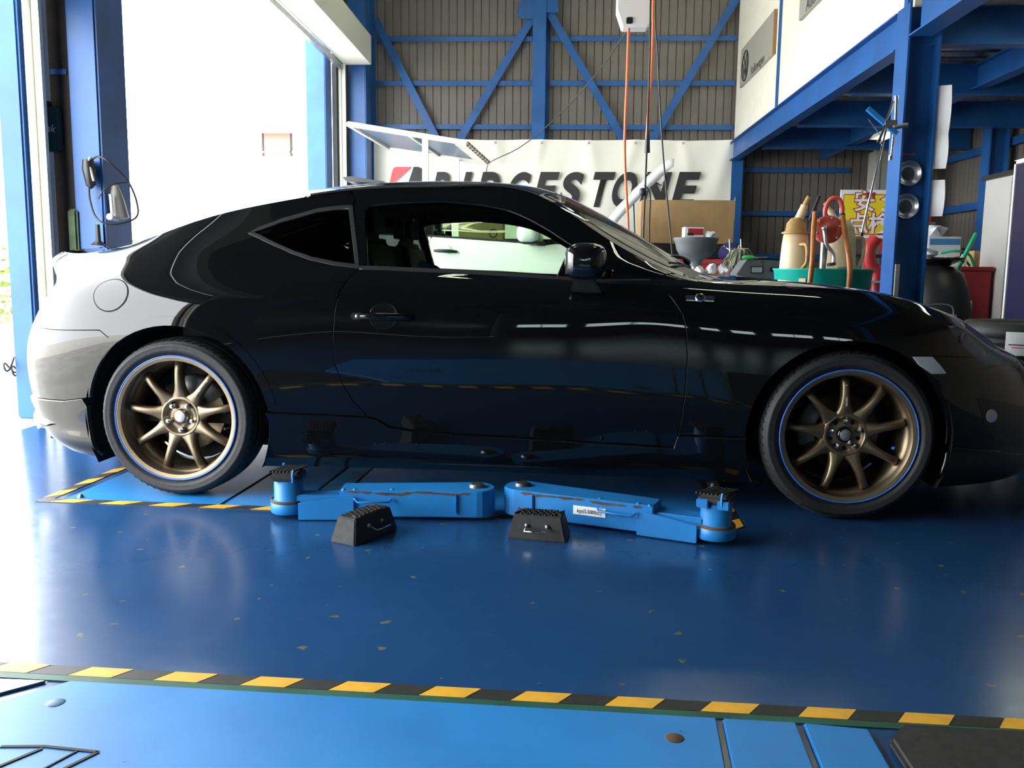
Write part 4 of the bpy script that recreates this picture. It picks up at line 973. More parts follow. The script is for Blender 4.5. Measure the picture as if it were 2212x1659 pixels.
stk = MB().box((0, 0, 0), (.12, .001, .032)).build('load_sticker', 'white_print', ra, loc=(.29, -.0645, .066)); stk.rotation_euler = (0, 0, .04)
text('load_text', 'kgs(5,500lbs.)', .019, 'print_black', ra, frame((.29, -.0656, .064), (1, .04, 0), (0, 0, 1)), sx=.88, ext=.0002)
# ---- rubber blocks
def rubber_block(label, c, rz, L=.21, Wd=.10, hside=1):
    t = thing('rubber_block', label, 'rubber block', (c[0], c[1], 0), rz, 'rubber lift blocks')
    MB().box((0, 0, .042), (L, Wd, .084), taper=(.80, .72)).build('block_body', 'rubber', t, bevel=.004)
    for k in range(-4, 5):
        for s in (-1, 1):
            x0 = k*.021; a = (x0-.018, -s*Wd*.30, .086); b = (x0+.018, s*Wd*.30, .086)
            if abs(k) < 4: MB().bar(a, b, .0045, .006).build('tread_ridge', 'rubber', t)
    y = hside*(Wd/2)*.92
    h = MB(); h.tube([(-.035, y*.9, .05), (-.036, y+hside*.035, .040), (.036, y+hside*.035, .040), (.035, y*.9, .05)], .0032, 6); h.build('wire_handle', 'chrome', t)
    for x in (-.035, .035): MB().lathe([(0, .006), (.006, .005), (.0075, 0)], 10, frame((x, y*.93, .05), (1, 0, 0), (0, 0, 1)) if hside < 0 else frame((x, y*.93, .05), (-1, 0, 0), (0, 0, 1))).build('handle_eye', 'steel', t)
    return t
rubber_block('black rubber block standing end-on at the left lift arm with its handle to the right', (-.655, 2.845), 1.12, .24, .105, -1)
rubber_block('black rubber block lying lengthwise before the right lift arm, handle facing out', (-.055, 2.885), -.16, .205, .11, -1)

# ================================================================== BANNER
def banner():
    p0, p1 = atY(757, 303, 12.77), atY(1594, 307, 12.77); zb = 1.40; z1 = 2.82; x0, x1 = p0[0], p1[0]
    nx, nz = 110, 26; mb = MB(); V = []; rs = random.Random(3); hooks = [x0+.1+(x1-x0-.2)*k/8 for k in range(9)]
    def dep(x, z):
        d = 0
        for h in hooks:
            t = (z1-z); d += .028*math.exp(-((x-h-.25*t*(1 if hooks.index(h) % 2 else -1))/(.06+.10*t))**2)*math.exp(-t*1.1)
        return 12.79-d+.008*math.sin(7*x+3*z)+.006*math.sin(13*x-5*z)
    for i in range(nx+1):
        for j in range(nz+1):
            x = x0+(x1-x0)*i/nx; z = zb+(z1-zb)*j/nz-.012*(1-abs(math.cos(PI*4*(x-x0)/(x1-x0))))*(j/nz); V.append((x, dep(x, z), z))
    mb.add(V, [(i*(nz+1)+j, (i+1)*(nz+1)+j, (i+1)*(nz+1)+j+1, i*(nz+1)+j+1) for i in range(nx) for j in range(nz)], True)
    t = thing('banner', 'long cream cloth banner with bold slanted black lettering and a red corner mark', 'banner', (0, 0, 0))
    mb.build('cloth', 'banner', t)
    for h in hooks: MB().lathe([(.008, 0), (.016, .004), (.018, 0)], 12, frame((h, 12.75, z1-.05), (1, 0, 0), (0, 0, 1))).build('eyelet', 'steel', t)
    Y = 12.72
    def glyph(ch, xa, xb, ya, yb, m, sh=.24):
        me = text_mesh(ch, 1.0, ext=.0, off=.042)
        co = np.array([v.co for v in me.vertices]); lo, hi = co.min(0), co.max(0)
        A, B = atY(xa, yb, Y), atY(xb, ya, Y); hgt = B[2]-A[2]; wdt = (B[0]-A[0])-sh*hgt
        for v in me.vertices:
            u = (v.co.x-lo[0])/(hi[0]-lo[0]); w = (v.co.y-lo[1])/(hi[1]-lo[1]); x = A[0]+u*wdt+sh*w*hgt; z = A[2]+w*hgt; v.co = (x, Y+.025, z)
        me.materials.clear(); me.materials.append(M(m)); link(bpy.data.objects.new('letter', me), t)
    for ch, a, b in (('R', 926, 987), ('I', 988, 1020), ('D', 1025, 1088), ('G', 1088, 1150), ('E', 1149, 1210), ('S', 1203, 1266), ('T', 1266, 1330), ('O', 1314, 1386), ('N', 1379, 1453), ('E', 1448, 1516)):
        glyph(ch, a, b, 371, 447, 'print_black')
    def shape(pts, m, name):
        q = [atY(x, y, Y) for x, y in pts]; mb = MB(); mb.prism([(p[0], p[2]) for p in q], .002, Matrix(((1, 0, 0, 0), (0, 0, -1, Y), (0, 1, 0, 0), (0, 0, 0, 1)))); o = mb.build(name, m, t)
        o.location = (0, .02, 0)
    shape([(829, 447), (846, 372), (849, 364), (854, 360), (890, 360), (842, 400), (838, 447)], 'print_red', 'logo_red')
    shape([(868, 447), (876, 410), (893, 360), (903, 360), (911, 364), (915, 372), (914, 384), (908, 398), (900, 402), (906, 410), (904, 430), (895, 442), (884, 447)], 'print_black', 'logo_black')
banner()
# ================================================================== TILTED RACK
def rack():
    t = thing('tilted_rack', 'tilted white-framed panel rack with a blue underside above the coupe roof', 'rack')
    mat('rack_sheet', (.12, .17, .25), .35)
    A, B = Vector(atY(752, 268, 11.0)), Vector(atY(1008, 309, 11.0)); C, D = Vector(atY(1056, 352, 12.3)), Vector(atY(840, 320, 12.3))
    for a, b in ((A, B), (D, C)): MB().bar(a, b, .05, .06).build('rail', 'cream_metal', t)
    MB().bar(A, D, .04, .05).build('end_rail', 'cream_metal', t); MB().bar(B, C, .03, .03).build('end_rail', 'cream_metal', t)
    m0, m1 = A.lerp(B, .50), D.lerp(C, .50); MB().bar(m0, m1, .03, .04).build('cross_rail', 'cream_metal', t)
    n = (B-A).cross(D-A).normalized()
    def sheet(u0, u1): 
        q = [A.lerp(B, u0), A.lerp(B, u1), D.lerp(C, u1), D.lerp(C, u0)]; mb = MB(); mb.add([p+n*.01 for p in q]+[p+n*.016 for p in q], [(0, 3, 2, 1), (4, 5, 6, 7), (0, 1, 5, 4), (1, 2, 6, 5), (2, 3, 7, 6), (3, 0, 4, 7)]); return mb
    sheet(.0, .5).build('sheet', 'rack_sheet', t); sheet(.5, .87).build('sheet', 'rack_sheet', t)
    for k in range(14):
        v = (k+.5)/14; a, b = A.lerp(B, .86), A.lerp(B, 1); c, d = D.lerp(C, .86), D.lerp(C, 1); MB().tube([a.lerp(c, v), b.lerp(d, v)], .009, 6).build('roller_bar', 'cream_metal', t)
    for k in range(9): 
        q = B.lerp(C, (k+.5)/9); MB().tube([q-Vector((.02, 0, .02)), q+Vector((.02, 0, .02))], .02, 6).build('coil', 'rust', t)
    for (x, y0, Y) in ((919, 292, 11.05), (987, 345, 12.25)):
        p = atY(x, y0, Y); MB().box((p[0], Y, p[2]/2), (.075, .06, p[2])).build('post', 'white_metal', t); MB().box((p[0], Y, .02), (.3, .3, .04)).build('foot', 'white_metal', t)
rack()
# ================================================================== HOSE REEL AND CABLES
def hanging():
    mat('orange_hose', (.75, .16, .05), .45); mat('cable', (.02, .02, .02), .5)
    Y = 7.6; c = atY(1372, 10, Y)
    t = thing('hose_reel', 'white hanging hose reel box with an orange air hose dropping down', 'hose reel', (c[0], Y, c[2]))
    w = .155; b = MB().prism([(-w, .45), (-w, -.06), (-.105, -.20), (.105, -.20), (w, -.10), (w, .45)], .16, Matrix(((1, 0, 0, 0), (0, 0, -1, .08), (0, 1, 0, 0), (0, 0, 0, 1)))).build('reel_box', 'white_metal', t, bevel=.008)
    MB().box((-.05, -.085, -.15), (.05, .02, .05)).build('hose_outlet', 'black_trim', t, bevel=.005)
    MB().box((0, .0, 1.2), (.05, .05, 1.6)).build('hanger', 'steel', t)
    p0 = Vector((-.05, -.03, -.17)); e = Vector(atY(1357, 500, Y))-Vector((c[0], Y, c[2]))
    MB().tube(bez([p0, Vector((-.052, -.02, -.6)), Vector((-.054, 0, -1.2)), e, e+Vector((0, 0, -.5))], 6), .0115, 8).build('hose', 'orange_hose', t)
    t2 = thing('cable_drop', 'pair of black cables with connector hanging beside the orange hoses', 'cable', (0, 0, 0))
    q = [(atY(1407, -60, 7.2)[0], 7.2, ZC-.02), atY(1407, -60, 7.2), atY(1404, 120, 7.2), atY(1397, 320, 7.2), atY(1393, 420, 7.2), atY(1389, 520, 7.2), atY(1388, 640, 7.2)]; MB().tube(bez(q, 5), .0085, 7).build('cable', 'cable', t2)
    k = atY(1388, 415, 7.2); MB().lathe([(0, -.035), (.022, -.028), (.026, 0), (.022, .028), (0, .035)], 14, Matrix.Translation(k)).build('ball_stop', 'cable', t2)
    q = [atY(1404, 418, 7.2), atY(1403, 470, 7.2), atY(1402, 525, 7.2), atY(1400, 640, 7.2)]; MB().tube(bez([atY(1392, 400, 7.2)]+q, 5), .007, 6).build('cable', 'cable', t2)
    t3 = thing('air_hose', 'orange coiled hose end with black plug hanging in front of the back wall', 'hose', (0, 0, 0))
    q = [(atY(1413, -60, 7.4)[0], 7.4, ZC-.02), atY(1413, -60, 7.4), atY(1411, 60, 7.4), atY(1407, 160, 7.4), atY(1399, 270, 7.4), atY(1397, 300, 7.4)]; MB().tube(bez(q, 6), .0125, 8).build('hose', 'orange_hose', t3)
    a, b2 = atY(1399, 292, 7.4), atY(1398, 330, 7.4); MB().tube([a, b2], [.018, .024], 8).build('plug', 'cable', t3)
    t4 = thing('power_cable', 'thin black cable hanging slack right of the orange hose to the cart', 'cable', (0, 0, 0))
    q = [(atY(1417, -60, 7.0)[0], 7.0, ZC-.02), atY(1417, -60, 7.0), atY(1421, 120, 7.0), atY(1430, 300, 7.0), atY(1442, 440, 7.0), atY(1453, 560, 7.0), atY(1456, 640, 7.0)]; MB().tube(bez(q, 5), .0065, 6).build('cable', 'cable', t4)
    t5 = thing('overhead_wire', 'thin wire sagging from the hose reel down to the tilted rack', 'wire', (0, 0, 0))
    q = [atY(1358, 62, Y+.1), atY(1280, 170, 8.8), atY(1190, 265, 10), atY(1120, 320, 11), atY(1060, 350, 12.42), atY(1050, 374, 12.45), atY(1047, 400, 12.45)]; MB().tube(bez(q, 6), .006, 5).build('wire', 'cable', t5)
hanging()
# ================================================================== MEZZANINE WALL SIGNS
def wall_sign(label, txt, corners, tpos, size, logo=None):
    q = [atX(x, y, XM+.02) for x, y in corners]; ys = [p[1] for p in q]; z0 = min(p[2] for p in q); z1 = max(p[2] for p in q); y0, y1 = min(ys), max(ys)
    t = thing('wall_sign', label, 'sign', (XM+.02, (y0+y1)/2, z0))
    MB().box((-.012, 0, (z1-z0)/2), (.03, y1-y0, z1-z0)).build('board', 'sign_grey', t); MB().box((-.012, -(y1-y0)/2-.008, (z1-z0)/2), (.034, .016, z1-z0)).build('edge', 'sign_edge', t)
    p = atX(*tpos, XM-.008); F = frame((-.029, p[1]-(y0+y1)/2, p[2]-z0), (0, -1, 0), (0, 0, 1))
    text('sign_text', txt, size, 'print_black', t, F, ext=.0005)
    if logo:
        p = atX(*logo, XM-.008); c = Vector((-.029, p[1]-(y0+y1)/2, p[2]-z0)); r = .19
        MB().tube([c+Vector((0, r*math.cos(a), r*math.sin(a))) for a in np.linspace(0, 2*PI, 33)[:-1]], .012, 6, closed=True).build('emblem_ring', 'print_black', t)
        mb = MB()
        for a, b in (((-.09, .15), (0, -.02)), ((0, -.02), (.09, .15)), ((-.14, .05), (-.06, -.14)), ((-.06, -.14), (0, .0)), ((0, 0), (.06, -.14)), ((.06, -.14), (.14, .05))): mb.bar(c+Vector((0, -a[0], a[1])), c+Vector((0, -b[0], b[1])), .018, .01, up=(1, 0, 0))
        mb.build('emblem_letters', 'print_black', t)
wall_sign('grey sign panel with a round emblem and small lettering on the cream mezzanine wall', 'Volkswagen', [(1602, 190), (1678, 20)], (1636, 140), .16, (1610, 142))
wall_sign('grey sign panel with dark lettering cut off by the top edge of the picture', 'Audi', [(1731, 45), (1800, -160)], (1752, 2), .18)
# ================================================================== WHITE HATCHBACK (bonnet open, on a low platform lift)
mat('white_paint', (.80, .82, .78), .25, coat=.6)
mat('cardboard', (.54, .35, .165), .8, noise=.12, nscale=4)
mat('cardboard_light', (.50, .36, .17), .8, noise=.1)
mat('red_paint', (.42, .025, .03), .35, noise=.2)
mat('red_bin', (.35, .02, .03), .5)
mat('grey_machine', (.11, .12, .12), .5, noise=.15)
mat('tub_green', (.0, .36, .27), .4)
mat('jug', (.72, .58, .36), .45, noise=.5, col2=(.50, .36, .15), nscale=5)
mat('jug_dark', (.45, .28, .09), .5, noise=.4)
mat('brown_hose', (.42, .14, .03), .45, noise=.3)
mat('pump_red', (.62, .10, .07), .4)
mat('alu', (.62, .62, .64), .3, metal=.9)
mat('yellow_sign', (.85, .66, .02), .5)
mat('paper', (.82, .82, .82), .7)
mat('plastic_bag', (.62, .66, .70), .25)
mat('rag', (.30, .31, .22), .9, noise=.5, nscale=15)
mat('tissue', (.78, .78, .75), .9)
mat('purple', (.013, .009, .055), .4, noise=.2, nscale=2)
mat('locker_grey', (.48, .47, .45), .45)
mat('green_plastic', (.02, .40, .20), .45)
mat('lime', (.05, .6, .15), .5)
mat('screen_lcd', (.30, .38, .34), .3)
mat('bluebox', (.05, .22, .45), .5)
mat('brown_board', (.045, .032, .026), .8, noise=.4, nscale=4)
mat('teal_case', (.012, .05, .055), .5)
mat('olive', (.06, .10, .04), .7, noise=.5)
mat('dark_blue_cloth', (.015, .02, .09), .9)
mat('plug_grey', (.30, .29, .26), .5)
def build_hatch():
    BX, BY, BZ = -1.95, 9.86, .27
    hb = thing('hatchback_car', 'white hatchback with its bonnet propped open behind the black coupe', 'car', (BX, BY, BZ))
    R = [(.78, .2), (.85, .3), (.87, .55), (.865, .8), (.83, .98), (.76, 1.2), (.69, 1.42), (.62, 1.53)]
    def sd(x, k=1., up=None): return [(x, -y*k, z) for y, z in (R[:4]+(up or R[4:]))]
    rx = [-.60, -.66, -.68, -.66, -.62, -.55, -.42, -.30]; zz = [z for _, z in R]
    fx = [3.02, 3.10, 3.10, 3.06, 2.98, 2.94, 2.90, 2.86]; fzz = [.2, .3, .5, .7, .80, .84, .86, .875]
    ct = [[(x-.02, 0, z) for x, z in zip(rx, zz)], [(x, -.42, z) for x, z in zip(rx, zz)], [(x+.09, -y*.84, z) for x, (y, z) in zip(rx, R)],
          sd(-.22, .975), sd(.3), sd(.9), sd(1.5), sd(1.72, 1., [(.83, .965), (.77, 1.17), (.71, 1.36), (.645, 1.46)]), sd(2.0, 1., [(.83, .95), (.79, 1.07), (.74, 1.17), (.69, 1.23)]),
          sd(2.24, 1., [(.83, .935), (.80, .98), (.765, 1.01), (.72, 1.03)]), sd(2.45, 1., [(.82, .92), (.78, .955), (.735, .975), (.69, .985)]),
          sd(2.72, .97, [(.77, .88), (.73, .91), (.685, .925), (.64, .935)]), [(x-.12, -y*.82, z) for x, y, z in zip(fx, (.78, .85, .87, .85, .78, .73, .68, .62), fzz)],
          [(x, -.40, z) for x, z in zip(fx, fzz)], [(x+.03, 0, z) for x, z in zip(fx, fzz)]]
    C = np.array(ct); g = np.linalg.norm(np.diff(C[:, 1:6], axis=0), axis=2).mean(1); sk = np.concatenate([[0], np.cumsum(g)]); tk = [0, .12, .36, .61, .80, 1.02, 1.25, 1.37]
    S = Surf(ct, sk, tk); xz = lambda *l: [S.inv(side_xz, np.array(p, float)) for p in l]; G = (.07, .06)
    both = lambda n, poly, m, **kw: [data_obj(n, D, m, hb) for D in (lambda d: (d, mirror_data(d)))(panel_data(S, poly, G, **kw))]
    arc = lambda cx, a0, a1, n=12: xz(*[(cx+.34*math.cos(math.radians(a0+(a1-a0)*k/n)), .31+.34*math.sin(math.radians(a0+(a1-a0)*k/n))) for k in range(n+1)])
    # door and its window: belt drops towards the front
    belt = [(.62, 1.0), (.9, .985), (1.2, .965), (1.5, .945), (1.62, .925), (1.75, .915), (1.9, .935), (2.02, .95)]
    dr = [(.60, .98), (.57, .75), (.58, .45), (.66, .32), (1.8, .30), (1.95, .34), (1.99, .60), (2.02, .80), (2.03, .93)]
    both('door', xz(*dr)+xz(*belt[::-1][1:]), 'white_paint')
    rq = xz((.60, 1.0), (.60, .98), (.57, .75), (.58, .45), (.62, .31))+arc(0, 0, 180)+xz((-.45, .31))+[np.array([sk[2]-.02, .12]), np.array([sk[2]-.02, .8]), np.array([sk[2], 1.37])]+[np.array([sk[2]+(sk[4]-sk[2])*k/6, 1.37]) for k in range(1, 7)]+xz((.30, 1.42), (-.05, 1.38), (-.15, 1.15), (.0, 1.02))
    both('rear_quarter', rq, 'white_paint'); 
    both('sill', xz((.34, .30), (.66, .31), (1.8, .29), (2.06, .30), (2.06, .21), (.34, .21)), 'white_paint')
    ff = xz(*dr[4:][1:])+xz((2.10, .97))+[np.array([sk[9]+(sk[11]-sk[9])*k/4, 1.37]) for k in range(0, 5)]+xz((2.80, .60))+arc(2.4, 50, 180)
    both('front_fender', ff, 'white_paint')
    fb = xz((2.80, .60))+[np.array([sk[12], .66]), np.array([sk[13], .66]), np.array([sk[14], .66]), np.array([sk[14], .02]), np.array([sk[12], .02])]+arc(2.4, -12, 50)
    D = panel_data(S, fb, G); data_obj('front_bumper', join_data(D, mirror_data(D)), 'white_paint', hb)
    hl = xz((2.74, .86), (2.80, .64))+[np.array([sk[12]+.02, .69]), np.array([sk[13]-.08, .70]), np.array([sk[12]+.05, .85])]
    both('headlight', hl, 'lamp_clear')
    D = panel_data(S, [np.array(q) for q in ((0, .02), (0, 1.37), (sk[1], 1.37), (sk[2]-.03, 1.37), (sk[2]-.03, .02))], G); data_obj('tailgate', join_data(D, mirror_data(D)), 'white_paint', hb)
    both('tail_lamp', [np.array(q) for q in ((sk[2]-.10, .62), (sk[2]+.03, .62), (sk[2]+.0, .85), (sk[2]-.08, .85))], 'lamp_red', off=.006, flange=.01)
    # windows
    gt = [(.62, 1.46), (1.0, 1.46), (1.4, 1.44), (1.62, 1.37), (1.8, 1.24), (1.98, 1.06), (2.03, .965)]
    both('front_window', xz(*belt)+xz(*gt[::-1]), 'glass_side', gap=.012, off=-.006, flange=0)
    both('rear_window_side', xz((.0, 1.02), (.54, 1.0), (.54, 1.46), (.30, 1.44), (-.05, 1.38), (-.13, 1.15)), 'glass_tint', gap=.012, off=-.006, flange=0)
    both('b_pillar', xz((.54, 1.0), (.62, 1.0), (.62, 1.47), (.54, 1.47)), 'black_gloss', gap=0)
    fr = [np.array([sk[4]+(sk[9]-.02-sk[4])*k/14, 1.37]) for k in range(15)]+xz(*gt[::-1])+xz((.54, 1.46), (.30, 1.44))
    both('roof_rail', fr, 'black_trim', gap=.002)
    both('belt_strip', [b+[0, -.004] for b in xz((.0, 1.02), *belt[:4])]+[b+[0, .014] for b in xz((.0, 1.02), *belt[:4])][::-1], 'black_trim', gap=0, off=.004, flange=.01)
    # roof, screens
    ss = np.linspace(0, sk[-1], 400); E = S.ev(np.stack([ss, np.full(400, 1.37)], 1)); o_ = np.argsort(E[:, 0]); EX, EY, EZ = E[o_, 0], -E[o_, 1], E[o_, 2]
    zx = np.array([-.36, -.1, .4, .9, 1.3, 1.6, 1.9, 2.15, 2.35, 2.6, 2.9]); zc = np.array([1.54, 1.575, 1.60, 1.605, 1.595, 1.55, 1.37, 1.17, 1.04, 1.0, .90]); zb = spline_basis(zx)
    def fz(x, y):
        x = np.asarray(x, float); ye = np.interp(x, EX, EY); ze = np.interp(x, EX, EZ); z = zb(np.clip(x, -.36, 2.9))@zc; v = np.clip(np.abs(y)/np.maximum(ye, 1e-3), 0, 1.1); return ze+(np.maximum(z, ze)-ze)*(1-v**2.4)
    T = TopSurf(fz); eY = lambda x: float(np.interp(x, EX, EY)); side = lambda a, b, n=10: [(a+(b-a)*k/n, -eY(a+(b-a)*k/n)) for k in range(n+1)]; mir = lambda l: [(x, -y) for x, y in l[::-1]]
    tp = lambda n, poly, m: data_obj(n, panel_data(T, [np.array(p) for p in poly], (.1, .1)), m, hb)
    r = side(-.20, 1.55); tp('roof', r+mir(r), 'white_paint'); w = side(1.56, 2.22); tp('windshield', w+mir(w), 'glass_clear'); 
    # black roof spoiler
    MB().prism([(-.36, 1.60), (-.40, 1.645), (-.30, 1.655), (.06, 1.60), (.0, 1.585)], 1.05, Matrix(((1, 0, 0, 0), (0, 0, -1, .525), (0, 1, 0, -.012), (0, 0, 0, 1)))).build('roof_spoiler', 'black_trim', hb, bevel=.006)
    # raised bonnet with stay and latch
    hx, hz = 2.28, 1.02; ang = math.radians(47)
    def bp(l, d, y): return (hx+l*math.cos(ang)-d*math.sin(ang), y, hz+l*math.sin(ang)+d*math.cos(ang))
    mb = MB(); n = 12; V = []; Ls = [0, .15, .4, .7, .95, 1.1, 1.16]
    for k, l in enumerate(Ls):
        for j in range(n+1):
            v = -1+2*j/n; yw = .70-.06*l; d = .035*math.sin(PI*min(1, (l+.1)/1.3))-.03*v*v-(.03 if k == 6 else 0); V.append(bp(l, d, v*yw))
    for k, l in enumerate(Ls):
        for j in range(n+1):
            v = -1+2*j/n; yw = .685-.06*l; d = .035*math.sin(PI*min(1, (l+.1)/1.3))-.03*v*v-.085; V.append(bp(min(max(l, .03), 1.10), d, v*yw))
    m_ = n+1; K = len(Ls); F = [(i*m_+j, i*m_+j+1, (i+1)*m_+j+1, (i+1)*m_+j) for i in range(K-1) for j in range(n)]+[(K*m_+i*m_+j, K*m_+(i+1)*m_+j, K*m_+(i+1)*m_+j+1, K*m_+i*m_+j+1) for i in range(K-1) for j in range(n)]
    for i in range(K-1):
        for j in (0, n): F.append((i*m_+j, (i+1)*m_+j, K*m_+(i+1)*m_+j, K*m_+i*m_+j))
    for j in range(n):
        for i in (0, K-1): F.append((i*m_+j, i*m_+j+1, K*m_+i*m_+j+1, K*m_+i*m_+j))
    mb.add(V, F, True); bo = mb.build('bonnet', 'white_paint', hb)
    MB().tube([bp(1.05, -.02, -.1), bp(1.06, -.14, -.1), bp(.95, -.16, -.1), bp(.92, -.03, -.1)], .007, 6).build('latch_loop', 'black_trim', bo)
    MB().tube([(2.75, -.5, .9), bp(.62, -.02, -.45)], .006, 6).build('stay_rod', 'cable', bo)
    MB().box((2.6, 0, .72), (.7, 1.25, .25)).box((2.55, .15, .87), (.3, .4, .08)).build('engine_bay', 'grime', hb, bevel=.02)
    MB().box((1.1, 0, .30), (3.2, 1.5, .1)).build('floor_pan', 'liner', hb)
    # mirror, handle
    def rnd(name, c, d, m, par=None): 
        b_ = MB().box(c, d); return b_.build(name, m, par or hb, bevel=min(d)*.42, seg=4)
    for s in (1, -1):
        n_ = 18; Vm = []; rg_ = [(-.12, .35), (-.11, .70), (-.08, .93), (-.02, 1.03), (.05, 1.0), (.09, .90), (.11, .80)]
        for yy, k_ in rg_:
            for i_ in range(n_):
                a_ = 2*PI*i_/n_; ca, sa = math.cos(a_), math.sin(a_); Vm.append((math.copysign(abs(ca)**.7, ca)*.115*k_, yy, math.copysign(abs(sa)**.7, sa)*.092*k_))
        mr = MB().add(Vm, [(i_*n_+q, i_*n_+(q+1) % n_, (i_+1)*n_+(q+1) % n_, (i_+1)*n_+q) for i_ in range(len(rg_)-1) for q in range(n_)]+[tuple(range(n_))[::-1], tuple(range((len(rg_)-1)*n_, len(rg_)*n_))], True).build('door_mirror', 'white_paint', hb)
        mr.location = (1.62, -.985*s, 1.035); MB().box((.02, .02*s, -.085), (.17, .15, .05)).build('mirror_base', 'black_trim', mr, bevel=.018); MB().bar((.06, .045*s, -.10), (.14, .165*s, -.10), .08, .045).build('mirror_arm', 'black_trim', mr)
        c = S.ev(xz((.76, .85)))[0]; 
        h = MB().lathe([(0, .0), (.06, .001), (.066, -.004)], 20, frame((c[0], c[1]*s-.003*s, c[2]), (1*s, 0, 0), (0, 0, 1))).build('handle_recess', 'white_paint', hb)
        MB().tube([(c[0]-.12, (c[1]-.012)*s, c[2]+.004), (c[0]-.05, (c[1]-.035)*s, c[2]+.002), (c[0]+.06, (c[1]-.035)*s, c[2]-.002), (c[0]+.12, (c[1]-.014)*s, c[2]-.006)], [.012, .018, .018, .014], 8).build('handle', 'black_trim', h)
    for y in (-.36, .36):
        MB().prism([(1.25, .55), (.75, .52), (.52, 1.05), (.60, 1.10), (.85, .65), (1.25, .68)], .46, Matrix(((1, 0, 0, 0), (0, 0, -1, y+.23), (0, 1, 0, 0), (0, 0, 0, 1)))).build('seat', 'seat', hb, bevel=.03)
        MB().box((.53, y, 1.19), (.09, .26, .17)).build('headrest', 'seat', hb, bevel=.03)
    MB().prism([(1.75, .6), (1.72, .92), (2.2, .98), (2.25, .6)], 1.45, Matrix(((1, 0, 0, 0), (0, 0, -1, .725), (0, 1, 0, 0), (0, 0, 0, 1)))).build('dashboard', 'seat', hb, bevel=.02)
    for cx in (0, 2.4):
        for s in (-1, 1):
            Fm = frame((cx, s*.86, .30), (1, 0, 0), (0, 0, 1)) if s < 0 else frame((cx, s*.86, .30), (-1, 0, 0), (0, 0, 1))
            w = MB().lathe([(.0, -.02), (.06, -.015), (.19, -.03), (.205, 0), (.21, -.005), (.2, -.19)], 32, Fm).build('wheel', 'alu', hb); MB().lathe([(.205, -.01), (.23, .0), (.28, -.005), (.297, -.03), (.30, -.1), (.297, -.17), (.28, -.195), (.2, -.19)], 32, Fm).build('tyre', 'tyre', w)
    l = thing('platform_lift', 'low blue platform lift carrying the white hatchback', 'lift', (BX, BY, 0))
    for s in (-1, 1):
        MB().box((1.2, .74*s, .245), (3.6, .42, .05)).build('runway', 'blue_lift', l); 
        MB().bar((.3, .74*s, .02), (2.0, .74*s, .22), .06, .05).build('scissor_leg', 'blue_lift', l); MB().bar((2.0, .74*s, .02), (.3, .74*s, .22), .06, .05).build('scissor_leg', 'blue_lift', l)
        MB().box((1.2, .74*s, .01), (2.6, .3, .02)).build('base_plate', 'blue_lift', l)
build_hatch()

# ================================================================== THINGS ALONG THE BACK AND RIGHT
def box_thing(name, label, cat, c, d, m, rz=0., bevel=.004, group=None):
    """box standing on c (base centre)"""
    t = thing(name, label, cat, c, rz, group); MB().box((0, 0, d[2]/2), d).build('body', m, t, bevel=bevel); return t
def carton(label, c, d, m='cardboard', rz=0., flaps=True, txt=None, tsz=.1, tpos=(0, 0), trot=0., name='cardboard_box'):
    t = thing(name, label, 'box', c, rz); MB().box((0, 0, d[2]/2), d).build('carton', m, t, bevel=.006)
    MB().box((0, -d[1]/2-.001, d[2]*.5), (.05, .002, d[2]*.96)).build('tape_seam', 'cardboard_light', t)
    MB().box((0, 0, d[2]+.001), (d[0]*.98, .05, .002)).build('top_tape', 'cardboard_light', t)
    if txt: text('print', txt, tsz, 'print_black', t, frame((tpos[0], -d[1]/2-.003, tpos[1]), (math.cos(trot), 0, math.sin(trot)), (-math.sin(trot), 0, math.cos(trot))), ext=.0004)
    return t
